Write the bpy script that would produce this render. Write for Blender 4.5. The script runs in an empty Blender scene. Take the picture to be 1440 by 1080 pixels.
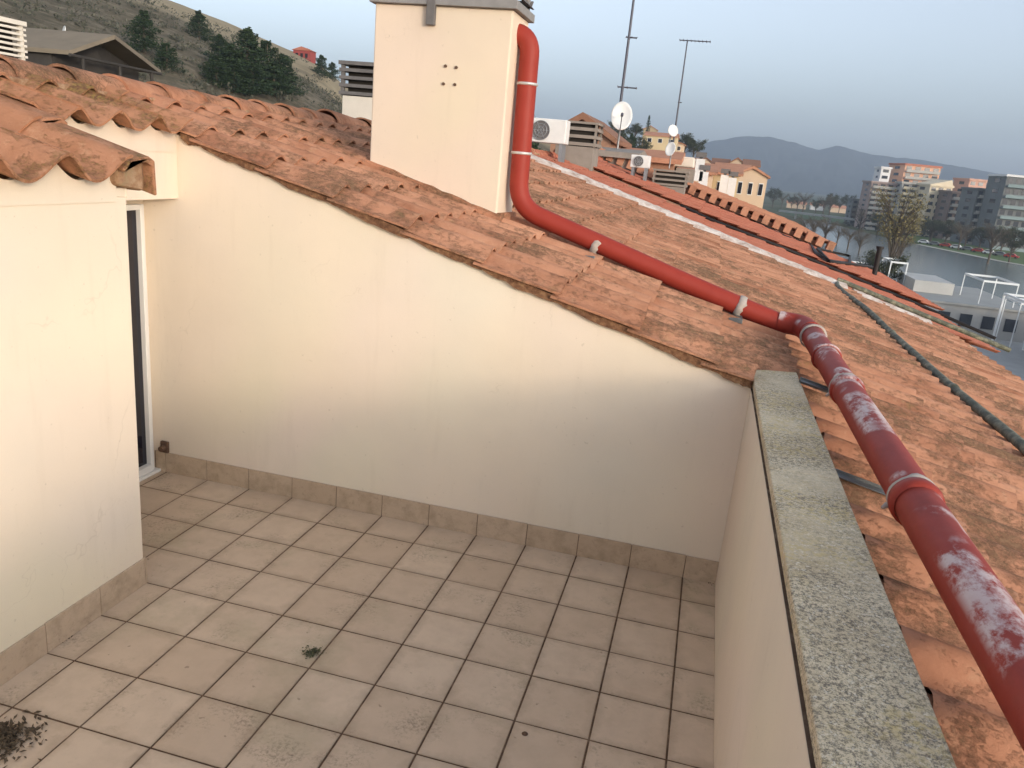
import bpy, math, random
import numpy as np
from mathutils import Vector, Matrix, noise
rnd = random.Random(7)
D = bpy.data
scene = bpy.context.scene
COL = scene.collection
# ------------------------------------------------------------------ camera
RC = np.array([[0.96438719,0.24881371,0.0897167],[0.15294363,-0.24785418,-0.9566486],[-0.21579063,0.93630126,-0.27708187]])
CP = np.array([-0.164966500,-4.45911965,2.34508131]); FPX = 1088.953
cam_d = D.cameras.new('camera'); cam = D.objects.new('camera', cam_d); COL.objects.link(cam); scene.camera = cam
cam.matrix_world = Matrix([[RC[0][i], -RC[1][i], -RC[2][i], CP[i]] for i in range(3)] + [[0,0,0,1]])
cam_d.sensor_width = 36; cam_d.lens = 36*FPX/1440; cam_d.clip_start = 0.05; cam_d.clip_end = 20000
def ray(u, v): return np.array([(u-720)/FPX, (v-540)/FPX, 1.0]) @ RC
def at(u, v, Y=None, X=None, Z=None):
    """the point of the place seen at a photo position, at a known depth"""
    d = ray(u, v)
    k = (Y-CP[1])/d[1] if Y is not None else (X-CP[0])/d[0] if X is not None else (Z-CP[2])/d[2]
    return Vector(CP + d*k)
# ------------------------------------------------------------------ helpers
class MB:
    def __init__(s): s.v=[]; s.f=[]; s.sm=[]; s.mi=[]; s.t=[]
    def add(s, vs, fs, smooth=False, mi=0, tint=.5):
        o=len(s.v); s.v += [tuple(p) for p in vs]
        for f in fs: s.f.append([i+o for i in f]); s.sm.append(smooth); s.mi.append(mi); s.t.append(tint)
        return s
    def box(s, x0,y0,z0,x1,y1,z1, mi=0, tint=.5, M=None, bev=0):
        if x0>x1: x0,x1=x1,x0
        if y0>y1: y0,y1=y1,y0
        if z0>z1: z0,z1=z1,z0
        vs=[Vector((x,y,z)) for z in (z0,z1) for y in (y0,y1) for x in (x0,x1)]
        if M is not None: vs=[M@v for v in vs]
        return s.add(vs,[(0,2,3,1),(4,5,7,6),(0,1,5,4),(2,6,7,3),(0,4,6,2),(1,3,7,5)],False,mi,tint)
    def prism(s, poly, a, b, axis='y', mi=0, tint=.5, M=None):
        n=len(poly); vs=[]
        for c in (a,b):
            for (p,q) in poly:
                v = Vector((p,c,q)) if axis=='y' else Vector((c,p,q)) if axis=='x' else Vector((p,q,c))
                vs.append(M@v if M is not None else v)
        return s.add(vs,[list(range(n)),list(range(2*n-1,n-1,-1))]+[(i,i+n,(i+1)%n+n,(i+1)%n) for i in range(n)],False,mi,tint)
    def tube(s, pts, r, seg=16, cap=True, mi=0, smooth=True, tint=.5):
        pts=[Vector(p) for p in pts]; n=len(pts); rr = r if isinstance(r,(list,tuple)) else [r]*n
        rings=[]; prev=None
        for i,p in enumerate(pts):
            t=(pts[min(i+1,n-1)]-pts[max(i-1,0)]).normalized()
            if prev is None:
                a=Vector((0,0,1)) if abs(t.z)<.9 else Vector((1,0,0)); u=t.cross(a).normalized()
            else: u=(prev-t*prev.dot(t)).normalized()
            prev=u; w=t.cross(u)
            rings.append([p+(u*math.cos(2*math.pi*k/seg)+w*math.sin(2*math.pi*k/seg))*rr[i] for k in range(seg)])
        vs=[q for R_ in rings for q in R_]
        fs=[(i*seg+k,i*seg+(k+1)%seg,(i+1)*seg+(k+1)%seg,(i+1)*seg+k) for i in range(n-1) for k in range(seg)]
        s.add(vs,fs,smooth,mi,tint)
        if cap:
            s.add(rings[0],[list(range(seg))[::-1]],False,mi,tint); s.add(rings[-1],[list(range(seg))],False,mi,tint)
        return s
    def build(s, name, mat, parent=None, bevel=0, loc=None):
        me=D.meshes.new(name)
        vs=s.v
        if loc is not None: vs=[(v[0]-loc[0],v[1]-loc[1],v[2]-loc[2]) for v in vs]
        elif parent is not None: 
            L=parent.matrix_basis.translation if parent.parent is None else parent.parent.matrix_basis.translation
            vs=[(v[0]-L[0],v[1]-L[1],v[2]-L[2]) for v in vs]
        me.from_pydata([tuple(v) for v in vs],[],s.f)
        me.polygons.foreach_set('use_smooth',s.sm); me.polygons.foreach_set('material_index',s.mi)
        a=me.attributes.new('tint','FLOAT','FACE'); a.data.foreach_set('value',s.t)
        for m in (mat if isinstance(mat,(list,tuple)) else [mat]): me.materials.append(m)
        me.update()
        o=D.objects.new(name,me); COL.objects.link(o)
        if loc is not None: o.location=loc
        if parent is not None: o.parent=parent
        if bevel:
            b=o.modifiers.new('bevel','BEVEL'); b.width=bevel; b.segments=2; b.limit_method='ANGLE'
        return o
def arc_path(pts, rad, n=8):
    """polyline with rounded corners"""
    pts=[Vector(p) for p in pts]; out=[pts[0]]
    for i in range(1,len(pts)-1):
        a,b,c=pts[i-1],pts[i],pts[i+1]; d1=(a-b).normalized(); d2=(c-b).normalized()
        r=min(rad,(a-b).length*.48,(c-b).length*.48)
        p0=b+d1*r; p1=b+d2*r
        for k in range(n+1):
            t=k/n; out.append(p0*(1-t)**2+b*2*t*(1-t)+p1*t*t)
    out.append(pts[-1]); return out
def tag(o,label=None,cat=None,group=None,kind=None):
    if label: o['label']=label
    if cat: o['category']=cat
    if group: o['group']=group
    if kind: o['kind']=kind
    return o
def thing(name,label,cat,loc=(0,0,0),group=None):
    o=D.objects.new(name,None); COL.objects.link(o); o.location=loc; o.empty_display_size=.2
    return tag(o,label,cat,group)
def copy_tree(o,parent=None):
    c=o.copy(); COL.objects.link(c); c.parent=parent
    for ch in list(o.children): copy_tree(ch,c)
    return c
# ------------------------------------------------------------------ materials
class NT:
    def __init__(s,name):
        s.m=D.materials.new(name); s.m.use_nodes=True; s.t=s.m.node_tree; s.b=s.t.nodes['Principled BSDF']
        s.co=s.t.nodes.new('ShaderNodeTexCoord').outputs['Object']
    def n(s,ty,ins=None,**kw):
        x=s.t.nodes.new(ty)
        for k,v in kw.items(): setattr(x,k,v)
        for k,v in (ins or {}).items():
            if hasattr(v,'links') or isinstance(v,bpy.types.NodeSocket): s.t.links.new(v,x.inputs[k])
            else: x.inputs[k].default_value=v
        return x
    def noise(s,sc,det=6,rough=.6,co=None,dist=0):
        return s.n('ShaderNodeTexNoise',{'Vector':co or s.co,'Scale':sc,'Detail':det,'Roughness':rough,'Distortion':dist}).outputs['Fac']
    def scale(s,v,co=None): return s.n('ShaderNodeMapping',{'Vector':co or s.co,'Scale':v}).outputs[0]
    def ramp(s,fac,stops):
        r=s.n('ShaderNodeValToRGB',{'Fac':fac}); e=r.color_ramp.elements
        while len(e)<len(stops): e.new(.5)
        for k,(p,c) in enumerate(stops):
            e[k].position=p; e[k].color=(c,c,c,1) if isinstance(c,(int,float)) else (*c,1)
        return r.outputs[0]
    def mix(s,f,a,b,mode='MIX'):
        x=s.n('ShaderNodeMix',data_type='RGBA',blend_type=mode)
        for i,v in ((0,f),(6,a),(7,b)):
            if isinstance(v,bpy.types.NodeSocket): s.t.links.new(v,x.inputs[i])
            elif i==0: x.inputs[0].default_value=v
            else: x.inputs[i].default_value=(*v,1)
        return x.outputs[2]
    def math(s,op,a,b=0.0):
        x=s.n('ShaderNodeMath',operation=op)
        for i,v in ((0,a),(1,b)):
            if isinstance(v,bpy.types.NodeSocket): s.t.links.new(v,x.inputs[i])
            else: x.inputs[i].default_value=v
        return x.outputs[0]
    def attr(s,name='tint'): return s.n('ShaderNodeAttribute',attribute_name=name).outputs['Fac']
    def done(s,col=None,rough=.8,bump=None,bs=.3,bd=.01,metal=0,spec=.3):
        def st(k,v):
            if isinstance(v,bpy.types.NodeSocket): s.t.links.new(v,s.b.inputs[k])
            else: s.b.inputs[k].default_value=v
        if col is not None: st('Base Color',col if isinstance(col,bpy.types.NodeSocket) else (*col,1))
        st('Roughness',rough); st('Metallic',metal); st('Specular IOR Level',spec)
        if bump is not None:
            b=s.n('ShaderNodeBump',{'Height':bump,'Strength':bs,'Distance':bd}); s.t.links.new(b.outputs[0],s.b.inputs['Normal'])
        return s.m
def plain(name,c,rough=.7,var=.15,sc=8,metal=0,spec=.3):
    m=NT(name); f=m.noise(sc,5)
    col=m.mix(f,tuple(x*(1-var) for x in c),tuple(min(1,x*(1+var)) for x in c))
    return m.done(col,rough,f,.15,.005,metal,spec)
def stucco(name,base=(.78,.66,.50)):
    m=NT(name)
    big=m.ramp(m.noise(1.1,4,.55),[(.3,0),(.7,1)])
    c=m.mix(big,tuple(x*.94 for x in base),(base[0]*1.03,base[1]*1.02,base[2]*1.0))
    # hand-trowelled patches of slightly different paint
    v=m.n('ShaderNodeTexVoronoi',{'Vector':m.co,'Scale':1.6},feature='SMOOTH_F1').outputs['Color']
    c=m.mix(.05,c,v,'OVERLAY')
    # thin rain streaks and dirt
    st=m.ramp(m.noise(9,5,.6,m.scale((1,1,.12))),[(.56,0),(.78,1)])
    c=m.mix(m.math('MULTIPLY',st,.14),c,(.45,.36,.26))
    sp=m.ramp(m.noise(38,3,.5),[(.70,0),(.76,1)])
    c=m.mix(m.math('MULTIPLY',sp,.3),c,(.38,.31,.22))
    # hairline cracks
    w=m.noise(2.2,4,.6); 
    cr=m.n('ShaderNodeTexVoronoi',{'Vector':m.n('ShaderNodeVectorMath',{0:m.co,1:m.n('ShaderNodeCombineXYZ',{'X':w,'Y':w,'Z':w}).outputs[0]},operation='ADD').outputs[0],'Scale':.9},feature='DISTANCE_TO_EDGE').outputs['Distance']
    ck=m.math('MULTIPLY',m.ramp(cr,[(0,1),(.0045,0)]),m.ramp(m.noise(1.7,2),[(.57,0),(.64,1)]))
    c=m.mix(m.math('MULTIPLY',ck,.22),c,(.42,.33,.24))
    fine=m.noise(160,4,.6); mid=m.noise(6,5,.6)
    h=m.math('ADD',m.math('MULTIPLY',fine,.25),m.math('MULTIPLY',mid,.9))
    return m.done(c,.88,h,.35,.006,0,.15)
def terracotta(name,a,b,lich=.5,dark=.4,sc=1.0,gy=(.20,.13,.075)):
    m=NT(name); t=m.attr()
    c=m.mix(t,a,b)
    n1=m.noise(3*sc,6,.65); c=m.mix(m.math('MULTIPLY',m.ramp(n1,[(.35,0),(.65,1)]),.6),c,tuple(min(1,x*1.15+.015) for x in b))
    n4=m.ramp(m.noise(13*sc,7,.75),[(.54,0),(.70,1)]); c=m.mix(m.math('MULTIPLY',n4,.45),c,(.58,.36,.22))
    # brown crusts of lichen, dense on some tiles and absent on others
    lo=m.noise(1.1*sc,3,.6); fine=m.noise(46*sc,8,.88,m.scale((.6,1,1))); mid=m.noise(8*sc,6,.7)
    k=m.math('ADD',m.math('ADD',m.math('MULTIPLY',fine,.5),m.math('MULTIPLY',mid,.32)),m.math('ADD',m.math('MULTIPLY',lo,.34),m.math('MULTIPLY',t,.05)))
    l=m.ramp(k,[(.64-.06*lich,0),(.73-.06*lich,1)])
    c=m.mix(m.math('MULTIPLY',l,min(1,.5+.45*lich)),c,m.mix(m.ramp(m.noise(45*sc,3),[(.4,0),(.6,1)]),(.12,.07,.042),gy))
    n5=m.ramp(m.noise(5*sc,7,.7,m.scale((1,2.6,1))),[(.5,0),(.8,1)])
    c=m.mix(m.math('MULTIPLY',n5,dark),c,(.15,.075,.045))
    gr=m.ramp(m.noise(4.3*sc,6,.75,m.scale((1.3,1,1))),[(.60,0),(.70,1)]); c=m.mix(m.math('MULTIPLY',gr,.35*lich),c,(.22,.20,.07))
    h=m.math('ADD',m.math('MULTIPLY',m.noise(55*sc,6,.75),.6),m.math('MULTIPLY',l,.45))
    return m.done(c,.92,h,.8,.008,0,.1)
M={}
M['stucco']=stucco('cream_stucco',(.76,.655,.53))
M['stucco_chimney']=stucco('peach_stucco',(.76,.63,.50))
M['tile_main']=terracotta('weathered_terracotta',(.33,.14,.078),(.54,.27,.16),.75,.28)
M['tile_side']=terracotta('brown_terracotta',(.35,.155,.08),(.45,.22,.125),.80,.45,1,(.27,.20,.06))
M['tile_far']=terracotta('red_terracotta',(.40,.135,.085),(.44,.165,.105),.05,.15,.6)
M['tile_distant']=terracotta('orange_terracotta',(.40,.18,.11),(.48,.24,.15),.15,.25,.4)
def mortar():
    m=NT('lime_mortar'); n=m.noise(14,7,.75); c=m.ramp(n,[(.3,(.22,.12,.07)),(.5,(.36,.22,.13)),(.7,(.50,.36,.24))])
    g=m.ramp(m.noise(7,5,.7),[(.55,0),(.68,1)]); c=m.mix(m.math('MULTIPLY',g,.6),c,(.16,.14,.06))
    return m.done(c,.95,m.noise(30,6,.7),.8,.015,0,.1)
M['mortar']=mortar()
def vmortar():
    m=NT('dark_verge_mortar'); n=m.noise(22,7,.75); c=m.ramp(n,[(.33,(.07,.035,.02)),(.5,(.20,.10,.055)),(.62,(.30,.17,.09)),(.72,(.19,.17,.07))])
    return m.done(c,.95,m.noise(40,6,.7),.9,.012,0,.1)
M['verge']=vmortar()
def white_mortar():
    m=NT('white_mortar'); n=m.noise(5,7,.75); c=m.ramp(n,[(.32,(.30,.20,.15)),(.45,(.55,.44,.37)),(.6,(.72,.64,.57))])
    return m.done(c,.95,m.noise(20,6,.7),.6,.02,0,.1)
M['white_mortar']=white_mortar()
def floor_mat():
    m=NT('glazed_floor_tile'); t=m.attr(); c=m.mix(t,(.58,.44,.315),(.66,.52,.385))
    n=m.noise(7,6,.65); c=m.mix(m.math('MULTIPLY',m.ramp(n,[(.4,0),(.72,1)]),.55),c,(.50,.38,.27))
    d=m.ramp(m.noise(3.1,7,.72),[(.53,0),(.66,1)]); s=m.ramp(m.noise(60,5,.75),[(.45,0),(.62,1)])
    c=m.mix(m.math('MULTIPLY',m.math('MULTIPLY',d,s),.6),c,(.12,.09,.06))
    g=m.ramp(m.noise(1.6,5,.6),[(.54,0),(.66,1)]); c=m.mix(m.math('MULTIPLY',g,.28),c,(.25,.24,.13))
    dots=m.ramp(m.noise(23,2,.5),[(.72,0),(.76,1)]); c=m.mix(m.math('MULTIPLY',dots,.45),c,(.13,.08,.055))
    w=m.ramp(m.noise(12,5,.65),[(.6,0),(.7,1)]); c=m.mix(m.math('MULTIPLY',w,.2),c,(.56,.45,.35))
    sx=m.n('ShaderNodeSeparateXYZ',{0:m.co}); dx=m.math('PINGPONG',sx.outputs['X'],.165); dy=m.math('PINGPONG',sx.outputs['Y'],.165); ed=m.math('MINIMUM',dx,dy)
    ek=m.ramp(m.math('ADD',m.math('MULTIPLY',ed,6.0),m.math('MULTIPLY',m.noise(6,6,.7),.9)),[(.32,1),(.72,0)])
    c=m.mix(m.math('MULTIPLY',ek,.55),c,(.30,.215,.14))
    r=m.ramp(n,[(.3,.50),(.7,.72)])
    return m.done(c,r,m.noise(35,5,.6),.12,.004,0,.35)
M['floor']=floor_mat()
def grout():
    m=NT('dark_grout'); c=m.ramp(m.noise(9,6,.7),[(.35,(.085,.052,.035)),(.55,(.16,.105,.07)),(.68,(.27,.19,.13))]); return m.done(c,.95,m.noise(60),.5,.005,0,.1)
M['grout']=grout()
def skirting():
    m=NT('skirting_tile'); t=m.attr(); c=m.mix(t,(.46,.345,.24),(.54,.415,.30)); n=m.noise(9,6,.65)
    c=m.mix(m.math('MULTIPLY',m.ramp(n,[(.45,0),(.7,1)]),.5),c,(.24,.18,.11)); 
    d=m.ramp(m.noise(30,6,.75),[(.55,0),(.68,1)]); c=m.mix(m.math('MULTIPLY',d,.3),c,(.13,.09,.06))
    return m.done(c,.55,m.noise(30),.15,.004,0,.35)
M['skirting']=skirting()
def coping():
    m=NT('lichened_concrete'); base=m.ramp(m.noise(3,6,.7),[(.35,(.58,.46,.30)),(.65,(.78,.65,.45))])
    s1=m.ramp(m.noise(95,6,.85),[(.47,0),(.56,1)]); patch=m.ramp(m.noise(2.6,5,.65),[(.38,.25),(.54,1)])
    xx=m.n('ShaderNodeSeparateXYZ',{0:m.co}).outputs['X']; edge=m.ramp(m.math('ADD',m.math('MULTIPLY',m.math('ADD',xx,.32),2.6),m.math('MULTIPLY',m.noise(6,5),.35)),[(.45,.45),(.75,1)])
    c=m.mix(m.math('MULTIPLY',m.math('MULTIPLY',m.math('MULTIPLY',s1,patch),edge),.85),base,(.115,.095,.08))
    s2=m.ramp(m.noise(80,6,.8,m.scale((1,1,1.7))),[(.56,0),(.62,1)]); c=m.mix(m.math('MULTIPLY',s2,.7),c,(.88,.80,.66))
    y=m.math('MULTIPLY',m.ramp(m.noise(40,5,.75),[(.48,0),(.58,1)]),m.ramp(m.noise(2.7,4,.6,m.scale((1,1,3))),[(.42,0),(.58,1)]))
    c=m.mix(m.math('MULTIPLY',y,.55),c,(.62,.47,.20))
    b=m.ramp(m.noise(26,5,.75),[(.63,0),(.70,1)]); c=m.mix(m.math('MULTIPLY',b,.6),c,(.17,.155,.17))
    return m.done(c,.92,m.math('ADD',m.noise(95,6,.85),m.math('MULTIPLY',m.noise(12),.5)),.7,.006,0,.1)
M['coping']=coping()
def pipe_mat(scuff=True):
    m=NT('red_painted_plastic' if scuff else 'red_plastic'); n=m.noise(5,5,.6); c=m.mix(n,(.25,.026,.016),(.35,.048,.030))
    if scuff:
        a=m.ramp(m.noise(4.1,2,.4),[(.495,0),(.54,1)]); b=m.ramp(m.noise(14,7,.72,m.scale((1.2,.7,1))),[(.42,0),(.56,1)])
        # only the upper side has lost its paint
        nz=m.n('ShaderNodeSeparateXYZ',{0:m.n('ShaderNodeNewGeometry').outputs['Normal']}).outputs['Z']; up=m.ramp(nz,[(.25,0),(.6,1)])
        k=m.math('MULTIPLY',m.math('MULTIPLY',a,b),up); c=m.mix(m.math('MULTIPLY',k,.92),c,(.62,.50,.47)); dk=m.ramp(m.noise(6,7,.75,m.scale((1,.5,1))),[(.5,0),(.7,1)]); c=m.mix(m.math('MULTIPLY',dk,.5),c,(.16,.02,.015))
        d=m.ramp(m.noise(2.4,6,.7),[(.5,0),(.75,1)]); c=m.mix(m.math('MULTIPLY',d,.35),c,(.40,.10,.07))
    return m.done(c,.55,m.noise(30,5),.12,.004,0,.25)
M['pipe']=pipe_mat(); M['pipe_clean']=pipe_mat(False)
M['silicone']=plain('grey_sealant',(.42,.36,.31),.7,.3,25)
M['clip']=plain('pale_metal_clip',(.6,.58,.55),.45,.2,20,.4)
M['flash']=plain('zinc_strip',(.17,.18,.18),.45,.35,14,.5)
M['cowl']=plain('dark_cowl_concrete',(.15,.14,.135),.85,.35,12)
M['cowl_light']=plain('grey_cowl_frame',(.26,.25,.24),.85,.25,12)
M['hole_shade']=plain('painted_hole_shade',(.03,.025,.02),.9)
M['conduit']=None
def conduit():
    m=NT('mossy_conduit'); c=m.ramp(m.noise(9,6,.7),[(.3,(.06,.062,.045)),(.48,(.12,.12,.085)),(.6,(.24,.22,.15)),(.7,(.34,.30,.22))]); return m.done(c,.7,m.noise(30),.5,.006,0,.3)
M['conduit']=conduit()
M['cable']=plain('black_cable',(.025,.02,.018),.6)
M['white_frame']=plain('white_lacquered_frame',(.74,.72,.68),.35,.05,4)
M['glass']=None
def glass(n='dark_door_glass',c=(.012,.012,.02)):
    m=NT(n); return m.done(c,.08,None,spec=.6)
M['glass']=glass()
M['white']=plain('white_paint',(.72,.71,.68),.5,.1,6)
M['offwhite']=plain('grimy_white_render',(.68,.62,.53),.85,.15,4)
M['steel']=plain('galvanised_steel',(.33,.34,.35),.4,.2,20,.6)
M['dark_steel']=plain('dull_mast_steel',(.10,.10,.12),.5,.3,10,.4)
M['brick']=plain('brown_brick',(.36,.20,.13),.9,.25,10)
M['stone']=plain('grey_stone',(.27,.235,.20),.9,.35,3)
M['tile_brown']=plain('brown_roof_tile',(.26,.13,.08),.9,.3,5)
M['dark']=plain('dark_wood_and_painted_shade',(.05,.045,.04),.9,.4,3)  # dark posts and beam, and the painted shade under the canopy
M['moss']=plain('moss',(.12,.12,.065),.95,.6,30)
M['dead_leaf']=plain('dead_leaves',(.10,.072,.045),.9,.7,30)
M['crackfill']=plain('rusty_screw',(.12,.07,.045),.7,.4,30)
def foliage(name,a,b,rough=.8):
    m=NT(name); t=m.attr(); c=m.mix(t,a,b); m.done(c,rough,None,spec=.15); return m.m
M['pine']=foliage('pine_needles',(.014,.028,.014),(.040,.062,.026))
M['bush']=foliage('scrub_leaves',(.045,.05,.034),(.12,.115,.085))
M['bare']=foliage('bare_twigs',(.07,.06,.045),(.15,.125,.085))
M['willow']=foliage('yellow_willow_leaves',(.13,.11,.04),(.26,.21,.09))
M['park_leaf']=foliage('dull_park_leaves',(.03,.04,.022),(.075,.08,.04))
M['bark']=plain('bark',(.09,.07,.05),.95,.4,6)
# ------------------------------------------------------------------ world, sun
SUN=Vector((1,-.85,.225)).normalized(); EL=math.asin(SUN.z); AZ=math.atan2(SUN.x,SUN.y)
w=D.worlds.new('World'); scene.world=w; w.use_nodes=True; nt=w.node_tree; bg=nt.nodes['Background']
sky=nt.nodes.new('ShaderNodeTexSky'); sky.sky_type='NISHITA'; sky.sun_disc=False
sky.sun_elevation=EL; sky.sun_rotation=AZ; sky.altitude=400; sky.air_density=1.0; sky.dust_density=5.0; sky.ozone_density=3.0
hs=nt.nodes.new('ShaderNodeHueSaturation'); hs.inputs['Saturation'].default_value=.46
nt.links.new(sky.outputs[0],hs.inputs['Color']); nt.links.new(hs.outputs[0],bg.inputs['Color']); bg.inputs['Strength'].default_value=.15
sl=D.lights.new('sun','SUN'); sl.energy=.5; sl.angle=math.radians(6); sl.color=(1,.80,.60)
so=D.objects.new('sun',sl); COL.objects.link(so); so.rotation_euler=SUN.to_track_quat('Z','Y').to_euler(); so.location=(20,-16,12)
scene.view_settings.view_transform='Standard'; scene.view_settings.look='None'; scene.view_settings.exposure=1.55; scene.view_settings.gamma=1
# ------------------------------------------------------------------ terrace
T=.33; XL=-2.795; XR=.194; YW=-.06; XD=-3.72; YC=-1.33; YN=-6.6
m=.2877; TH=math.atan(m); CS,SN=math.cos(TH),math.sin(TH)
def zr(x,off=0): return 1.275+off-m*(x-XR)          # underside of the roof tiles
fl=MB(); fl.box(XD-.3,YN,-.20,XR+.2,YW+.1,-.004,mi=1)
g=.0045
for i in range(-12,2):
    for j in range(-1,21):
        x0,x1=i*T-T+g,i*T-g; y0,y1=-j*T-T+g,-j*T-g
        x0=max(x0,XD); x1=min(x1,XR); y0=max(y0,YN); y1=min(y1,YW)
        if x1-x0<.02 or y1-y0<.02: continue
        if (x1<=XL+.01 and y1<=YC+.03): continue
        if x0<XL<x1 and y1<=YC+.05: x0=XL
        dz=rnd.uniform(-.0012,.0012); b=.003; t=rnd.random()
        vs=[(x0,y0,-.006),(x1,y0,-.006),(x1,y1,-.006),(x0,y1,-.006),(x0,y0,dz-.002),(x1,y0,dz-.002),(x1,y1,dz-.002),(x0,y1,dz-.002),(x0+b,y0+b,dz),(x1-b,y0+b,dz),(x1-b,y1-b,dz),(x0+b,y1-b,dz)]
        fl.add(vs,[(0,1,5,4),(1,2,6,5),(2,3,7,6),(3,0,4,7),(4,5,9,8),(5,6,10,9),(6,7,11,10),(7,4,8,11),(8,9,10,11)],tint=t)
tag(fl.build('terrace_floor',[M['floor'],M['grout']]),'beige square ceramic tiles with dark grout paving the terrace',None,None,'structure')
# the house block with the door recess
house=thing('penthouse','cream rendered house round the terrace under old terracotta tiles','house',(-3,0,0))
b=MB(); b.prism([(-9,-.2),(XD-.02,-.2),(XD-.02,zr(XD)-.02),(-4.05,zr(-4.05)-.02),(-9,zr(-4.05)-1.3)],YC,12,'y'); b.box(-9,YN,-.2,XL,YC,2.02)
b.prism([(XL,2.02),(-9,2.02),(-9,1.3),(-4.05,zr(-4.05)-.09),(XL,zr(XL)-.075)],YN,YC,'y')
b.build('wall',M['stucco'],house,.004)
b=MB(); b.prism([(XD-.2,-.2),(XR,-.2),(XR,zr(XR)-.022),(XD-.2,zr(XD-.2)-.022)],YW,YW+.25,'y'); b.build('wall',M['stucco'],house)
b=MB(); b.box(XD-.1,YC+.001,1.915,-3.47,YW-.001,zr(-3.47)-.03); b.build('lintel',M['stucco'],house,.004)
# skirting
sk=MB()
for i in range(-12,2):
    x0,x1=max(i*T-T+.002,XD+.01),min(i*T-.002,XR)
    if x1-x0>.02: sk.box(x0,YW-.012,.0,x1,YW-.0005,.150+rnd.uniform(-.002,.002),tint=rnd.random())
sk.box(XD,YW-.008,0,XR,YW-.0004,.146,mi=1)
sk.build('skirting',[M['skirting'],M['grout']],house,.002)
sk=MB()
for j in range(4,20):
    y1,y0=-j*T-.002+(.0 if j>4 else -.012),-j*T-T+.002
    sk.box(XL+.0005,y0,.0,XL+.012,y1,.150+rnd.uniform(-.002,.002),tint=rnd.random())
sk.box(XL+.0004,YN,0,XL+.008,YC-.012,.146,mi=1)
sk.box(XL-.9,YC+.0005,0,XL+.011,YC+.012,.149,tint=.3)
sk.build('skirting',[M['skirting'],M['grout']],house,.002)
# door in the recess (faces +x)
door=MB()
y0,y1=YC+.02,-.10; zt=1.86; fw=.036
door.box(XD-.05,y0,.02,XD+.022,y0+fw,zt); door.box(XD-.05,y1-fw,.02,XD+.022,y1,zt); door.box(XD-.05,y0+fw,zt-fw,XD+.022,y1-fw,zt); door.box(XD-.05,y0+fw,.02,XD+.03,y1-fw,.07)
do=door.build('door',M['white_frame'],house,.004)
d2=MB(); d2.box(XD-.03,y0+fw,.07,XD-.012,y1-fw,zt-fw); d2.build('glass',M['glass'],do)
d2=MB(); ym=(y0+y1)/2; d2.box(XD-.02,ym-.03,.07,XD+.02,ym+.03,zt-fw); d2.build('sash',M['white_frame'],do,.003)
d2=MB(); d2.box(XD-.06,YC+.02,.0,XD+.05,-.07,.02); d2.build('sill',M['white_frame'],do,.003)
# ------------------------------------------------------------------ roof tiles
def tile(mb, o, ds, dt, dn, w, L, A, th=.014, lift=.03, n=10, tint=.5, mi=0, phase=0, sub=2, pw=1.0):
    """one S-shaped clay tile: head at o, running down ds, covering w across dt"""
    tp=[]; W=w*1.05
    prof=[]
    for k in range(n+1):
        t=k/n; c=math.cos(2*math.pi*(t+phase))
        h=A*(.5+.5*c)**pw
        prof.append((t*W-.025*w,h))
    def row(s_,z_,dz):
        return [o+ds*s_+dt*p[0]+dn*(p[1]+z_-dz) for p in prof]
    rows=[row(L*1.10*k/sub-.0,lift*k/sub,0) for k in range(sub+1)]; bot=[row(L*1.10*k/sub,lift*k/sub,th) for k in range(sub+1)]
    N=n+1
    vs=[v for r in rows for v in r]; fs=[(r*N+k,(r+1)*N+k,(r+1)*N+k+1,r*N+k+1) for r in range(sub) for k in range(n)]
    mb.add(vs,fs,True,mi,tint)
    vs=[v for r in bot for v in r]; mb.add(vs,[f[::-1] for f in fs],True,mi,tint)
    vs=rows[-1]+bot[-1]; mb.add(vs,[(k,k+N,k+1+N,k+1) for k in range(n)],False,mi,tint*.6)
    for e in (0,n):
        vs=[rows[r][e] for r in range(sub+1)]+[bot[r][e] for r in range(sub+1)]; K=sub+1
        mb.add(vs,[(k,k+1,k+1+K,k+K) for k in range(sub)],False,mi,tint*.7)
DS=Vector((CS,0,-SN)); DT=Vector((0,1,0)); DN=Vector((SN,0,CS))
def tiled(mb, x_ridge, x_eave, y0, y1, w, L, A, off=0., n=10, keep=None, jit=1., mi=0, phase=0, sub=2, sd=1, pw=1.15, lift=.034):
    """fill the slope between ridge and eave; courses end exactly at the eave"""
    r=random.Random(sd); S=(x_eave-x_ridge)/CS; nc=int(math.ceil(S/L)); nt_=max(1,round((y1-y0)/w)); w=(y1-y0)/nt_
    for c in range(nc):
        s1=S-c*L; s0=s1-L*1.10
        for k in range(nt_):
            s0_=max(s0,-.1)
            x=x_ridge+s0_*CS; yy=y0+k*w; xm=x_ridge+(s0_+L*.6)*CS
            if keep and not keep(xm,yy+w/2): continue
            o=Vector((x,yy+r.gauss(0,.003)*jit,zr(x,off)+r.uniform(-.004,.005)*jit))
            a=r.gauss(0,.006)*jit; ds=(DS+DT*a).normalized()
            tile(mb,o+ds*r.gauss(0,.008)*jit,ds,DT,DN,w,L if s0_==s0 else (s1-s0_)/1.1,A*r.uniform(.95,1.05),n=n,tint=min(1,max(0,r.gauss(.5,.28))),mi=mi,sub=sub,lift=lift,phase=phase,pw=pw)
XE=3.76; YM=9.6
rf=MB()
def keep_main(x,y):
    if x<XR+.35 and y<-.1: return False
    return not (.19<x<.56 and y<.3)
tiled(rf,-4.02,XE,-.105,YM,.285,.49,.072,0,12,keep_main,1,sd=3,phase=.5)
tiled(rf,.56,XE,-4.0,-.105,.285,.49,.072,0,12,None,1.2,sd=5,phase=.5)
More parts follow.
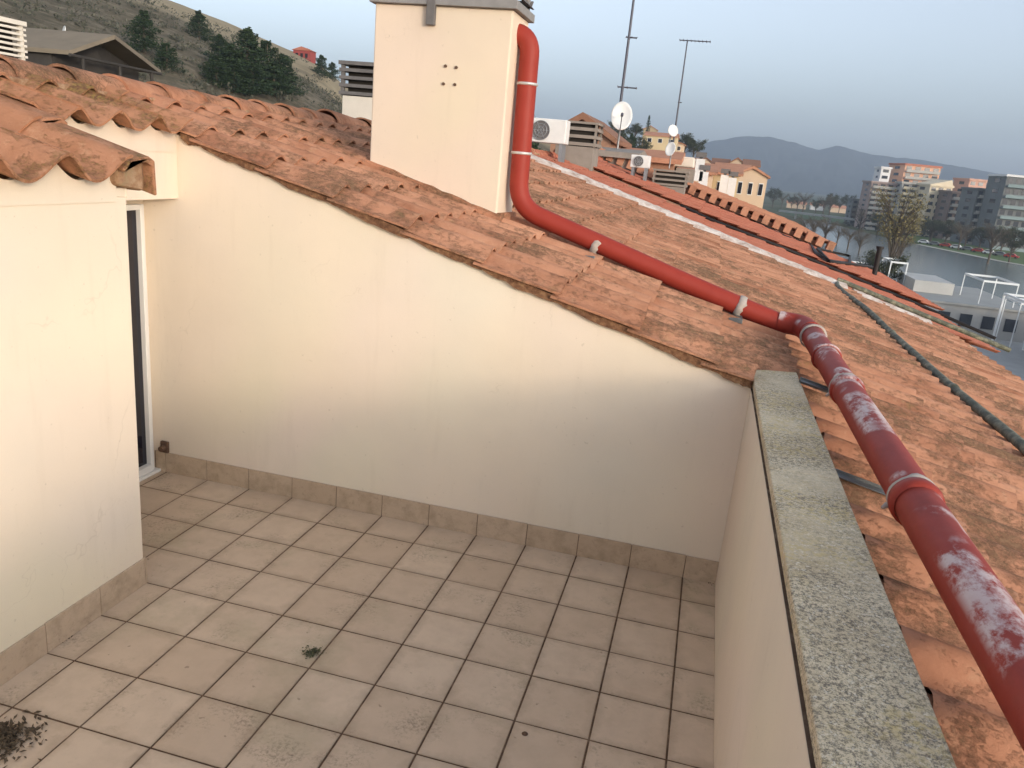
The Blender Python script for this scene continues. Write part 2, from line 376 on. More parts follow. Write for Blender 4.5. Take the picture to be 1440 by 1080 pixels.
tiled(rf,-.06,.188,-.105,.36,.233,.27,.060,-.004,12,None,1,sd=6,phase=.5)
roof=rf.build('roof',M['tile_main'],house)
rf=MB(); tiled(rf,-4.02,-3.36,YC+.04,-.10,.30,.47,.088,-.004,16,None,.8,sd=8,pw=1.15)
tiled(rf,-5.4,-2.70,-6.695,-1.445,.35,.49,.108,-.035,20,None,.6,sd=11,sub=3,pw=1.15)
rf.build('roof',M['tile_side'],house)
# bedding under the tiles (closed slab so nothing shows through)
b=MB()
b.prism([(-4.02,zr(-4.02)-.05),(XE-.06,zr(XE-.06)-.05),(XE-.06,zr(XE-.06)-.012),(-4.02,zr(-4.02)-.012)],YW+.02,YM,'y')
b.prism([(.5,zr(.5)-.05),(XE-.06,zr(XE-.06)-.05),(XE-.06,zr(XE-.06)-.012),(.5,zr(.5)-.012)],-4.0,YW+.02,'y')
b.prism([(-5.3,zr(-5.3)-.12),(-2.83,zr(-2.83)-.10),(-2.83,zr(-2.83)-.055),(-5.3,zr(-5.3)-.055)],-6.6,-1.40,'y')
b.build('bedding',M['mortar'],house)
# stepped mortar bed and edge tiles along the sloping top of the back wall
b=MB(); r_=random.Random(4); S=(XE+4.02)/CS
for c in range(7,18):
    s1=S-c*.49; x1=-4.02+s1*CS; x0=x1-.49*CS
    if x1<-3.5 or x0>XR: 
        if x0>XR: continue
    x0=max(x0,-3.42); x1=min(x1,XR-.004)
    if x1<=x0: continue
    nseg=9; top=[];bot=[]
    for k in range(nseg+1):
        x=x0+(x1-x0)*k/nseg; top.append((x,zr(x)+.008)); bot.append((x,zr(x)-.026-.016*math.sin(math.pi*min(1,k/nseg*1.15)*.9)+r_.gauss(0,.004)))
    x_=top+bot[::-1]
    b.prism([(p[0],p[1]) for p in x_],YW-.034+r_.uniform(-.004,.004),YW+.05,'y')
b.build('verge_mortar',M['verge'],house)
# ridge: half-round caps running along y
rd=MB(); y=-6.6; r_=random.Random(9)
while y<12.2:
    L=.42; zc=zr(-4.04)+.055+r_.gauss(0,.006); xc=-4.06+r_.gauss(0,.008); N=12; t=r_.random()
    def ring(yy,r): return [Vector((xc-math.cos(math.pi*k/N)*r*1.15,yy,zc-.045+math.sin(math.pi*k/N)*r)) for k in range(N+1)]
    a,c_=ring(y-.05,.142),ring(y+L,.112); ai=ring(y-.05,.125); 
    rd.add(a+c_,[(k,k+1,k+1+N+1,k+N+1) for k in range(N)],True,0,t)
    rd.add(a+ai,[(k,k+N+1,k+N+2,k+1) for k in range(N)],False,0,t*.5)
    rd.add(ai+ring(y+L,.1),[(k,k+N+1,k+N+2,k+1) for k in range(N)],True,0,t)
    y+=L
rd.build('ridge',M['tile_main'],house)
b=MB(); r_=random.Random(2); yy=-6.6
while yy<12:
    w_=r_.uniform(.12,.3); b.box(-4.28,yy,zr(-4.0)-.12,-3.885+r_.uniform(-.01,.02),yy+w_,zr(-4.0)+.045+r_.uniform(-.01,.012)); yy+=w_
b.build('ridge_mortar',M['mortar'],house,.012)
# far slope behind the ridge
b=MB(); b.prism([(-4.08,zr(-4.0)+.03),(-9,zr(-4.0)-1.38),(-9,zr(-4.0)-1.45),(-4.08,zr(-4.0)-.06)],-6.6,12,'y'); b.build('rear_slope',M['tile_side'],house)
# big verge tile on the near roof
vb=MB()
for k in range(6):
    s1=(2.70-5.4+5.4)/CS if False else 0
    xa=-2.70-k*.47; xb=xa-.52
    za,zb=zr(xa)+.012,zr(xb)-.012
    prof=[(-1.455,.030),(-1.42,.062),(-1.36,.085),(-1.28,.088),(-1.245,.07),(-1.238,-.085),(-1.255,-.088),(-1.262,.045),(-1.30,.062),(-1.40,.058),(-1.44,.015)]
    vs=[Vector((xa,p[0],za+p[1])) for p in prof]+[Vector((xb,p[0],zb+p[1])) for p in prof]; n=len(prof)
    vb.add(vs,[list(range(n)),list(range(2*n-1,n-1,-1))]+[(i,i+n,(i+1)%n+n,(i+1)%n) for i in range(n)],False,0,rnd.random())
vb.build('verge',M['tile_side'],house,.006)
# thin ragged mortar line and filled ends under the near eave
def wave_fill(x,y0,y1,w,A,pw,zbase,zlow,thick,yc):
    """render carried up under each roll of the eave tiles"""
    s_=MB(); n=int((y1-y0)/.0125); pr=[]
    for k in range(n+1):
        y=y0+(y1-y0)*k/n; t=((y-yc)/w)%1; h=A*max(0,.5+.5*math.cos(2*math.pi*t))**pw
        pr.append((y,zbase+h-.002+.003*math.sin(y*37)))
    s_.prism([(y0,zlow),(y1,zlow)]+pr[::-1],x-.03,x,'x'); return s_
wave_fill(-2.788,-6.6,-1.40,.35,.108,1.15,zr(-2.788)-.035,2.0,.03,-1.445).build('eave_fill',M['stucco'],house)
wave_fill(-3.462,YC+.0,-.085,(-.10-YC-.04)/4,.088,1.15,zr(-3.462)-.004,2.2,.03,-.10).build('eave_fill',M['stucco'],house)
b=MB(); b.prism([(-1.43,2.075),(-1.30,2.055),(-1.263,2.045),(-1.263,zr(-2.74)+.078),(-1.36,zr(-2.74)+.078),(-1.42,zr(-2.74)+.05),(-1.44,2.12)],-3.0,-2.742,'x'); b.build('verge_fill',M['mortar'],house,.02)
# ------------------------------------------------------------------ parapet
par=thing('parapet','low cream parapet with a speckled concrete coping on the right of the terrace','parapet',(.32,-3,0))
b=MB(); b.box(XR,YN,-.2,.445,YW-.001,1.232); b.build('wall',M['stucco'],par)
b=MB()
for (ya,yb) in ((.34,-1.47),(-1.474,-3.4),(-3.404,-5.2),(-5.204,YN)):
    b.box(XR+.005,yb,1.245,.462,ya,1.29)
b.build('coping',M['coping'],par,.006)
b=MB(); b.box(XR+.001,YN,1.2325,.44,YW,1.2352); b.box(XR+.02,YN,1.2353,.44,YW,1.2445); b.build('mortar_joint',M['grout'],par)
b=MB(); b.box(.445,-6.6,-1,.56,-3.9,1.2); b.build('wall',M['stucco'],par)
# zinc strips between coping and tiles
for (x0,x1,y,zz,lab) in ((.455,.66,.02,1.305,'dull zinc strip tucked under the red pipe near the far end of the coping'),(.46,.70,-1.36,1.27,'dull zinc strip under the red pipe beside the middle of the coping')):
    s=MB(); s.box(x0,y-.028,zz,x1,y+.03,zz+.004); s.box(x0,y+.026,zz-.02,x1,y+.032,zz+.014)
    M_=Matrix.Translation((x0,y,zz)) @ Matrix.Rotation(.22,4,'Y') @ Matrix.Translation((-x0,-y,-zz))
    s.v=[tuple(M_@Vector(v)) for v in s.v]
    tag(s.build('flashing_strip',M['flash'],None,loc=(x0,y,zz)),lab,'metal strip','zinc strips along the coping')
# ------------------------------------------------------------------ chimney
chx0,chx1,chy0,chy1=-2.82,-1.755,1.38,1.86
ch=thing('chimney','large square peach rendered chimney with a dark louvred cowl','chimney',((chx0+chx1)/2,1.6,2.0))
b=MB(); b.box(chx0,chy0,1.4,chx1,chy1,3.37); b.build('stack',M['stucco_chimney'],ch,.012)
b=MB(); e=.035
b.box(chx0-e,chy0-e,3.37,chx1+e,chy1+e,3.43)
for (xx,yy) in ((chx0,chy0),(chx1-.06,chy0),(chx0,chy1-.06),(chx1-.06,chy1-.06),((chx0+chx1)/2-.03,chy0)): b.box(xx,yy,3.43,xx+.06,yy+.06,3.95)
b.box(chx0-e,chy0-e,3.95,chx1+e,chy1+e,4.02); cw=b.build('cowl',M['cowl_light'],ch,.006)
for k in range(4):
    s=MB(); z=3.46+k*.12
    for (ax,a0,a1,c_) in (('x',chx0-.02,chx1+.02,chy0-.02),('x',chx0-.02,chx1+.02,chy1-.06),):
        s.prism([(c_,z),(c_+.02,z),(c_+.08,z+.06),(c_+.06,z+.06)],a0,a1,'x')
    for xx,sg in ((chx1+.035,-1),(chx0-.035,1)):
        s.prism([(xx,z),(xx+sg*.02,z),(xx+sg*.08,z+.06),(xx+sg*.06,z+.06)],chy0+.0,chy1-.0,'y')
    s.build('louvre',M['cowl'],cw)
b=MB(); b.box(-2.40,chy0-.042,3.235,-2.335,chy0-.002,3.42); b.build('bracket',M['cowl'],ch,.004)
for (u,v) in ((627,93),(642,95),(624,118),(640,119)):
    p=at(u,v,Y=chy0); s=MB(); s.tube([p+Vector((0,.01,0)),p+Vector((0,-.012,0))],.011,10); s.build('screw',M['crackfill'],ch)
b=MB(); r_=random.Random(31); X0,X1=chx0-.03,chx1+.035; n_=14; tp=[(X0+(X1-X0)*k/n_,zr(X0+(X1-X0)*k/n_)+.105+r_.uniform(-.008,.008)) for k in range(n_+1)]
b.prism([(X0,zr(X0)-.05),(X1,zr(X1)-.05)]+tp[::-1],chy0-.03,chy0-.001,'y')
b.prism([(X0,zr(X0)-.05),(X1,zr(X1)-.05)]+[(p[0],p[1]-.012) for p in tp[::-1]],chy0-.055,chy0-.0305,'y')
b.prism([(chy0,zr(chx1)-.05),(chy1,zr(chx1)-.05),(chy1,zr(chx1)+.10),(chy0,zr(chx1)+.11)],chx1+.001,chx1+.035,'x')
b.build('base_mortar',M['tile_main'],ch)
# ------------------------------------------------------------------ red drain pipe
PR=.074; zp=lambda x,y: zr(x)+.062+PR+.012
pipe=thing('drain_pipe','thick red drain pipe running from the chimney over the tiles','pipe',(-1.66,1.5,2))
zb=zp(-1.62,0)+.03
path=arc_path([(-1.95,1.60,3.26),(-1.665,1.60,3.24),(-1.655,1.60,zb+.02),(-.2,1.62,zp(-.2,0)),(.50,1.60,zp(.50,0)+.0)],.20,10)
b=MB(); b.tube(path,PR,24); b.build('pipe',M['pipe_clean'],pipe)
EX,EY=.655,1.36
path=arc_path([(.44,1.60,zp(.44,0)+.01),(.60,1.57,1.36),(EX-.01,EY,1.35)],.12,8)
b=MB(); b.tube(path,PR+.007,24); b.build('elbow',M['pipe'],pipe)
path=[(EX-.012,EY+.02,1.35),(.645,.3,1.357),(.65,-1.0,1.355),(.655,-2.4,1.355),(.655,-4.6,1.355)]
b=MB(); b.tube(arc_path(path,.5,5),PR,28); b.build('pipe',M['pipe'],pipe)
def ringband(c,d,r,wd,name,mat,par,wob=0,seg=28,cat=None):
    d=Vector(d).normalized(); c=Vector(c); s=MB(); a=Vector((0,0,1)) if abs(d.z)<.9 else Vector((1,0,0)); u=d.cross(a).normalized(); w_=d.cross(u); r_=random.Random(int(c.y*100)+5)
    prof=[(-wd/2,r-.004),(-wd/2*.8,r+.006),(0,r+.009),(wd/2*.8,r+.006),(wd/2,r-.004)]; vs=[]
    off=[r_.gauss(0,wob) for _ in range(seg)]; 
    for k in range(seg):
        an=2*math.pi*k/seg; e=(off[k]+off[k-1])/2
        for (q,rr) in prof: vs.append(c+d*(q*(1+e*20)+e)+(u*math.cos(an)+w_*math.sin(an))*(rr+abs(e)*.3))
    P=len(prof); fs=[(k*P+j,k*P+j+1,((k+1)%seg)*P+j+1,((k+1)%seg)*P+j) for k in range(seg) for j in range(P-1)]
    s.add(vs,fs,True); return s.build(name,mat,par)
ringband((-1.66,1.60,2.90),(0,0,1),PR,.022,'pipe_clip',M['clip'],pipe)
ringband((-1.657,1.60,2.40),(0,0,1),PR,.022,'pipe_clip',M['clip'],pipe)
for x in (-1.0,.14): ringband((x,1.61,zp(x,0)),DS,PR,.055,'joint_seal',M['silicone'],pipe,.006)
for x in (-1.0,.14):
    s=MB(); s.box(x-.07,1.40,zr(x)+.05,x+.03,1.62,zr(x)+.085); s.build('bracket',M['flash'],pipe,.004)
ringband((.647,.52,1.355),(0,1,0),PR+.006,.03,'joint_seal',M['pipe'],pipe,.002)
ringband((.645,1.20,1.352),(0,1,0),PR+.008,.02,'joint_seal',M['silicone'],pipe,.003)
ringband((.648,-.23,1.356),(0,1,0),PR,.024,'joint_seal',M['silicone'],pipe,.006)
ringband((.652,-1.72,1.355),(0,1,0),PR,.034,'joint_seal',M['silicone'],pipe,.008)
for y in (-.23,-1.72):
    s=MB(); s.tube([(.60,y,1.32),(.575,y+.01,1.31),(.562,y,1.30)],[.010,.011,.006],8); s.build('sealant_blob',M['silicone'],pipe)
    ringband((.65,y-.045,1.355),(0,1,0),PR+.004,.07,'collar',M['pipe'],pipe,.001)
# green conduit across the roof
con=thing('conduit','mossy grey-green conduit lying across the roof tiles at the right','pipe',(1.98,3,.8))
zc_=lambda x: zr(x)+.062+.045
b=MB(); pts=[(2.05,9.62,zc_(2.05))]; y=9.0
while y>-3: pts.append((1.985+.02*math.sin(y*1.3),y,zc_(2.0)+.008*math.sin(y*2.1))); y-=.6
b.tube(pts,.036,14); b.build('pipe',M['conduit'],con)
for y in (7.6,4.9,2.45,.2): ringband((1.985+.02*math.sin(y*1.3),y,zc_(2.0)+.006*math.sin(y*2.1)),(0,1,0),.036,.09,'coupling',M['conduit'],con)
# ------------------------------------------------------------------ mortar strip and neighbouring roofs
def capping(x0,x1,w0,w1,hh,seed):
    """hand-laid ridge of lime mortar running down the slope"""
    s_=MB(); n=int((x1-x0)/.07); rows=[]
    for k in range(n+1):
        x=x0+(x1-x0)*k/n; q=Vector((x*2.3,seed,0)); a=YM-w0+.07*noise.noise(q)+.03*noise.noise(q*4); b_=YM+w1+.05*noise.noise(q+Vector((0,9,0))); z=zr(x)
        row=[]
        for g in range(9):
            t=g/8; y=a+(b_-a)*t; row.append(Vector((x,y,z-.04+(hh+.04)*math.sin(math.pi*(.06+.88*t))**.45+.018*noise.noise(Vector((x*9,y*9,seed))))))
        rows.append(row)
    vs=[v for r in rows for v in r]; s_.add(vs,[(k*9+g,(k+1)*9+g,(k+1)*9+g+1,k*9+g+1) for k in range(n) for g in range(8)],True)
    for e in (0,n): s_.add(rows[e],[tuple(range(9)) if e==0 else tuple(range(8,-1,-1))])
    return s_
tag(capping(-4.0,2.2,.30,.30,.15,1.0).build('party_wall_capping',M['white_mortar'],None,loc=(-1,YM,zr(-1))),'long ragged white mortar capping between the lichened roof and the smooth red roof','mortar capping','mortar cappings')
tag(capping(2.32,3.6,.28,.25,.12,5.0).build('party_wall_capping',M['white_mortar'],None,loc=(3,YM,zr(3))),'short white mortar capping beyond the conduit fork, near the eave','mortar capping','mortar cappings')
def neighbour(y0,y1,xe,off,mat,label,w_=.30,A=.05,verge=False,xr_=-4.0,sd=1,wallmat='offwhite',zb=-14):
    h=thing('neighbour_house',label,'house',(0,(y0+y1)/2,zb),'terraced houses beyond the mortar capping')
    r=MB(); tiled(r,xr_,xe,y0,y1,w_,.49,A,off,6,None,.6,sd=sd,sub=1); r.build('roof',mat,h)
    q=MB(); q.prism([(xr_-4.5,zb),(xe-.35,zb),(xe-.35,zr(xe-.35,off)-.015),(xr_,zr(xr_,off)-.015),(xr_-4.5,zr(xr_,off)-1.3)],y0+.03,y1-.03,'y'); q.build('wall',M[wallmat],h)
    q=MB(); q.prism([(xr_+.05,zr(xr_,off)+.03),(xr_-4.6,zr(xr_,off)-1.27),(xr_-4.6,zr(xr_,off)-1.33),(xr_+.05,zr(xr_,off)-.03)],y0,y1,'y'); q.build('rear_slope',mat,h)
    q=MB(); yy=y0
    while yy<y1: 
        q.tube([(xr_,yy-.02,zr(xr_,off)+.02),(xr_,min(yy+.42,y1),zr(xr_,off)+.0)],[.13,.11],10,tint=rnd.random()); yy+=.42
    q.build('ridge',mat,h)
    if verge:
        q=MB(); s=0; S=(xe-xr_)/CS
        while s<S:
            x=xr_+s*CS; c=Vector((x,y0-.05,zr(x,off)+.05)); q.box(-.105,-.26,-.18,.105,.12,.10,M=Matrix.Translation(c)@Matrix.Rotation(TH,4,'Y'),tint=rnd.random()); s+=.36
        q.build('verge',mat,h)
    return h
n1=neighbour(YM+.32,14.6,4.85,-.02,M['tile_far'],'smooth red tiled house roof directly beyond the white mortar capping',sd=21)
n2=neighbour(14.75,22,5.2,.08,M['tile_far'],'second red tiled roof beyond the mortar capping, edged by a dark line',sd=22,wallmat='brick')
n3=neighbour(22.2,36,3.7,.34,M['tile_distant'],'third terraced roof, orange with a toothed verge of raised tile ends',.45,.08,True,sd=23,wallmat='brick')
n4=neighbour(36.5,60,4.2,-.2,M['tile_distant'],'farthest terraced roof, half hidden behind the toothed orange verge',.45,.08,False,sd=24)
# our own lower storeys
lo=MB(); lo.box(-9,-8,-14,.44,YM,-.21); lo.prism([(.44,-14),(XE-.3,-14),(XE-.3,zr(XE-.3)-.06),(.44,zr(.44)-.06)],-6.6,YM,'y'); lo.build('lower_wall',M['stucco'],house)
# cable on the neighbouring roof
def on_roof(u,v,off=.06):
    d=ray(u,v); n_=np.array([m,0,1.]); c=1.275+off+m*XR; return Vector(CP+d*((c-CP@n_)/(d@n_)))
pts=[on_roof(u,v,.07) for u,v in ((846,238),(900,262),(1000,309),(1100,348),(1200,390),(1300,432),(1400,476))]
b=MB(); b.tube(pts,.035,8); tag(b.build('cable',M['cable'],None,loc=pts[0]),'long straight dark cable along the smooth red roof','cable')
pts=[on_roof(u,v,.13) for u,v in ((1010,285),(1060,312),(1105,333),(1140,345))]+[on_roof(u,v,.18) for u,v in ((1148,356),(1165,367),(1195,371),(1195,360),(1150,350))]+[on_roof(u,v,.18) for u,v in ((1165,367),(1200,372),(1228,376))]
b=MB(); b.tube(pts,.045,8); tag(b.build('cable',M['cable'],None,loc=pts[0]),'looped dark cable lying higher up the second red roof','cable')
pts=[Vector((x_,9.62+.03*math.sin(x_*3),zr(x_)+.16)) for x_ in (2.05,2.6,3.2,3.8,4.4,4.9)]
b=MB(); b.tube(pts,.04,8); tag(b.build('drain_line',M['conduit'],None,loc=pts[0]),'dark drain line at the outer edge of the red roof, forking off the mossy conduit','pipe')
# short black vent pipe on the far roof
p=on_roof(1229,388,.1); q=MB(); q.tube([p,p+Vector((0,0,.75))],.07,10); q.tube([p+Vector((0,0,.75)),p+Vector((0,0,.82))],.10,10); tag(q.build('vent_pipe',M['cable'],None,loc=p),'short black vent pipe standing on the red roof edge','vent pipe')
# ------------------------------------------------------------------ roof-top things beyond
def boxf(name,mat,parent,u0,v0,u1,v1,Y,dep,bev=0):
    """box whose front stands at depth Y, given by two photo corners"""
    a=at(u0,v0,Y); c=at(u1,v1,Y); s=MB(); s.box(a.x,Y,c.z,c.x,Y+dep,a.z); return s.build(name,mat,parent,bev)
def louvred(label,u0,v0,u1,v1,Y,dep,body,slat,vs=.5,n=4,group='louvred chimneys on the rooftops',drop=0):
    a=at(u0,v0,Y); c=at(u1,v1,Y); x0,x1,z0,z1=a.x,c.x,c.z,a.z
    t=thing('vent_chimney',label,'chimney',((x0+x1)/2,Y+dep/2,z0-drop),group); zm=z0+(z1-z0)*vs
    s=MB(); s.box(x0+.03,Y,z0-drop,x1-.03,Y+dep,zm); s.build('stack',body,t,.01)
    s=MB(); s.box(x0-.03,Y-.03,z1-.05,x1+.03,Y+dep+.03,z1); 
    for xx in (x0,x1-.05):
        for yy in (Y,Y+dep-.05): s.box(xx,yy,zm+.001,xx+.05,yy+.05,z1-.05)
    s.build('cowl',slat,t)
    h=(z1-.05-zm)/n
    for k in range(n):
        s=MB(); z=zm+k*h; s.box(x0-.02,Y-.02,z+.12*h,x1+.02,Y+.02,z+.55*h); s.box(x0-.02,Y+dep-.02,z+.12*h,x1+.02,Y+dep+.02,z+.55*h); s.box(x1-.03,Y+.03,z+.12*h,x1+.015,Y+dep-.03,z+.55*h); s.box(x0-.015,Y+.03,z+.12*h,x0+.03,Y+dep-.03,z+.55*h); s.build('louvre',slat,t)
    s=MB(); s.box(x0+.08,Y+.08,zm+.001,x1-.08,Y+dep-.08,z1-.06); s.build('shade_core',M['hole_shade'],t)  # solid near-black core paints the shade inside the open cowl
    return t
louvred('white chimney with a dark slatted cowl just left of the big chimney',480,85,560,175,6.5,.7,M['offwhite'],M['cowl'],.42,4,drop=1)
louvred('cream fully slatted chimney at the left end of the ridge',-105,12,-22,84,3.0,.55,M['offwhite'],M['offwhite'],.05,7,drop=1)
louvred('low grey chimney with three dark slots beside the white air conditioner',783,168,832,250,14.5,.9,M['stone'],M['stone'],.55,3,drop=.8)
louvred('squat grey slatted chimney in front of the toothed orange roof',920,237,963,272,20.5,1.0,M['stone'],M['stone'],.25,3,drop=.8)
def ac(label,u0,v0,u1,v1,Y,dep,foot=.25):
    a=at(u0,v0,Y); c=at(u1,v1,Y); x0,x1,z0,z1=a.x,c.x,c.z,a.z; H=z1-z0
    t=thing('air_conditioner',label,'air conditioner',((x0+x1)/2,Y+dep/2,z0-foot),'air conditioners on the rooftops')
    s=MB(); s.box(x0,Y,z0,x1,Y+dep,z1); s.build('casing',M['white'],t,.02)
    cx=x0+(x1-x0)*.42; cz=(z0+z1)/2; R_=H*.40
    s=MB(); s.tube([(cx,Y-.004,cz),(cx,Y-.02,cz)],R_,24); g_=s.build('fan',M['cowl'],t)
    s=MB()
    for k in range(3): s.tube([(cx+R_*(k+1)/3*math.cos(q*math.pi/12),Y-.028,cz+R_*(k+1)/3*math.sin(q*math.pi/12)) for q in range(25)],.008,5)
    for k in range(6): s.tube([(cx,Y-.028,cz),(cx+R_*math.cos(k*math.pi/3),Y-.028,cz+R_*math.sin(k*math.pi/3))],.007,5)
    s.build('fan_grille',M['steel'],g_)
    s=MB(); s.box(x0+.05,Y,z0-foot,x0+.12,Y+dep,z0); s.build('bracket',M['steel'],t)
    s=MB(); s.box(x1-.12,Y,z0-foot,x1-.05,Y+dep,z0); s.build('bracket',M['steel'],t)
ac('large white air conditioner right of the big chimney and red pipe',737,164,794,203,13,.45,.45)
ac('small white air conditioner farther off, below the middle mast',888,217,912,237,19,.5,.6)
# small louvred stone building and gable
def pitched(name,label,u0,vb,u1,Y,dep,eave_h,ridge_h,wm,rm,zb=None,group=None,rot='y',cat='house',windows=0):
    a=at(u0,vb,Y); c=at(u1,vb,Y); x0,x1=a.x,c.x; z0=a.z if zb is None else zb
    ze=at((u0+u1)/2,vb,Y).z+eave_h; t=thing(name,label,cat,((x0+x1)/2,Y+dep/2,z0),group); xm=(x0+x1)/2
    s=MB()
    if rot=='y':
        s.prism([(x0,z0),(x1,z0),(x1,ze),(xm,ze+ridge_h),(x0,ze)],Y,Y+dep,'y'); s.build('wall',wm,t)
        e=.25*(x1-x0)/6+.1; k=ridge_h/((x1-x0)/2)
        s=MB(); s.prism([(x0-e,ze-e*k+.02),(xm,ze+ridge_h+.02),(x1+e,ze-e*k+.02),(x1+e,ze-e*k+.2),(xm,ze+ridge_h+.25),(x0-e,ze-e*k+.2)],Y-e,Y+dep+e,'y'); s.build('roof',rm,t)
    else:
        ym=Y+dep/2
        s.prism([(Y,z0),(Y+dep,z0),(Y+dep,ze),(ym,ze+ridge_h),(Y,ze)],x0,x1,'x'); s.build('wall',wm,t)
        e=.3; k=ridge_h/(dep/2)
        s=MB(); s.prism([(Y-e,ze-e*k+.02),(ym,ze+ridge_h+.02),(Y+dep+e,ze-e*k+.02),(Y+dep+e,ze-e*k+.2),(ym,ze+ridge_h+.25),(Y-e,ze-e*k+.2)],x0-e,x1+e,'x'); s.build('roof',rm,t)
    for k in range(windows):
        x=x0+(x1-x0)*(k+.5)/windows; ww=(x1-x0)/windows*.22; hh=min(1.2,(ze-max(z0,ze-3))*.35)
        s=MB(); s.box(x-ww,Y-.04,ze-.5-hh,x+ww,Y+.02,ze-.5); fr=s.build('window',M['white_frame'],t)
        s=MB(); s.box(x-ww*.8,Y-.06,ze-.5-hh*.93,x+ww*.8,Y-.041,ze-.5-hh*.07); s.build('pane',M['glass'],fr)
    return t
pitched('stair_house','brown brick stair house with a shallow terracotta gable behind the large air conditioner',772,225,856,24,5,.74,.62,M['brick'],M['tile_brown'],zb=-2,cat='building')
pitched('roof_shed','low grey stone roof shed with red lean-to roof left of the small air conditioner',842,246,884,22,2.5,.55,.08,M['stone'],M['stone'],zb=-1,cat='shed',rot='x',windows=2)
pitched('roof_shed','reddish low roof shed between the small air conditioner and the white box',868,246,945,26,3,.50,.22,M['brick'],M['tile_distant'],zb=-1,cat='shed',rot='x')
t=thing('water_tank','pale cream rectangular tank right of the dishes on the far rooftops','tank',at(962,236,27),None); boxf('body',M['offwhite'],t,949,219,975,236,27,1.5,.05); boxf('stand',M['stone'],t,951,236,973,262,27,1.4)
# masts and dishes
def mast(label,u,vb,ut,vt,Y,r,boom=None,extra=()):
    a=at(u,vb,Y); c=at(ut,vt,Y); c.x=a.x+(c.x-a.x)*.35 
    t=thing('antenna_mast',label,'antenna',a,'television masts on the rooftops')
    s=MB(); s.tube([a,c],[r,r*.7],8); s.build('mast',M['dark_steel'],t)
    for (k,du,n_,L_,ang) in extra:
        p=a.lerp(c,k); s=MB(); d=Vector((math.cos(ang),math.sin(ang),.0)); e=Vector((-math.sin(ang),math.cos(ang),0))
        s.tube([p-d*L_*.25,p+d*L_*.75],.018,6)
        for q in range(n_):
            o=p+d*L_*(-.25+q/(n_-1)); s.tube([o-e*du,o+e*du],.010,5)
        s.build('aerial',M['dark_steel'],t)
    return a,c
mast('tall dark antenna mast above the large white dish',872,150,905,-90,15.5,.035,extra=((.42,.12,3,.25,.2),(.12,.2,3,.45,.1),(.9,.3,6,1.0,.4)))
mast('slim grey mast with a horizontal comb aerial, above two stacked dishes',947,200,966,57,24,.030,extra=((1.0,.22,9,1.0,.0),(.40,.05,2,.12,0)))
def dish(label,u,v,Y,w_,h_,az,tilt=.35,arm=True):
    p=at(u,v,Y); t=thing('satellite_dish',label,'satellite dish',p,'white dishes on the rooftops')
    f=Vector((math.sin(az)*math.cos(tilt),-math.cos(az)*math.cos(tilt),math.sin(tilt))); r=Vector((math.cos(az),math.sin(az),0)); up=r.cross(f)*-1
    if up.z<0: up=-up
    s=MB(); N=28; vs=[p-f*0.0]; K=5
    for j in range(1,K+1):
        q=j/K
        for k in range(N):
            an=2*math.pi*k/N; vs.append(p+r*(w_/2*q*math.cos(an))+up*(h_/2*q*math.sin(an))+f*(.12*w_*q*q))
    fs=[(0,1+k,1+(k+1)%N) for k in range(N)]+[(1+(j-1)*N+k,1+j*N+k,1+j*N+(k+1)%N,1+(j-1)*N+(k+1)%N) for j in range(1,K) for k in range(N)]
    s.add(vs,fs,True); o=s.build('reflector',M['white'],t); so_=o.modifiers.new('solid','SOLIDIFY'); so_.thickness=.02
    if arm:
        s=MB(); tip=p+f*w_*.55-up*h_*.12; s.tube([p-up*h_*.5+f*.1*w_,tip],.012,6); s.tube([tip-f*.03,tip+f*.07],.035,8); s.build('feed_arm',M['dark_steel'],t)
    s=MB(); s.tube([p-f*.03,p-f*.12-Vector((0,0,.1)),p-f*.12-Vector((0,0,h_*.5+.35))],.025,6); s.build('pole',M['steel'],t)
dish('large white oval satellite dish at the foot of the tall dark mast',874,164,15.2,.50,.70,.15)
dish('upper of two small dishes stacked under the comb aerial',946,184,23.8,.36,.40,.5,.3,False)
dish('lower of two small dishes stacked under the comb aerial, beside the pale tank',943,210,23.5,.34,.48,-.3,.3,False)
dish('tiny white dish on the brown canopy roof at the far left',91,44,17,.30,.30,-.6,.2,False)
# ------------------------------------------------------------------ canopy shed on the left
def canopy():
    A=at(98,77,15.4); C=at(162,55,17.0); E=at(226,98,20.0); E.z=A.z
    h=Vector((E.x-A.x,E.y-A.y,0)); bk=Vector((-h.y,h.x,0)).normalized()*7
    if bk.x>0: bk=-bk
    t=thing('canopy','brown gabled canopy with a dark open end, behind the ridge at the left','canopy',(C.x,C.y,A.z-3)); th=Vector((0,0,.12))
    for (p,q) in ((A,C),(C,E)):
        s=MB(); vs=[p,q,q+bk,p+bk,p+th,q+th,q+bk+th,p+bk+th]; s.add(vs,[(0,3,2,1),(4,5,6,7),(0,1,5,4),(1,2,6,5),(2,3,7,6),(3,0,4,7)]); s.build('roof',M['canopy'],t)
    zb=A.z-3; i_=bk.normalized()*.7; A1=A.lerp(E,.04)+i_; E1=E.lerp(A,.04)+i_
    s=MB(); s.add([A1,C+i_-th,E1,Vector((E1.x,E1.y,zb)),Vector((A1.x,A1.y,zb))],[(4,3,2,1,0)]); s.add([A1,A1+bk*.85,Vector((A1.x,A1.y,zb))+bk*.85,Vector((A1.x,A1.y,zb))],[(0,3,2,1)]); s.build('wall',M['dark'],t)  # dark sheets paint the shade under the open canopy
    for k in range(3):
        p=A.lerp(E,.12+.38*k); s=MB(); s.tube([(p.x,p.y,zb),(p.x,p.y,p.z)],.05,6); s.build('post',M['dark'],t)
    s=MB(); s.tube([A,E],.05,6); s.build('tie_beam',M['dark'],t)
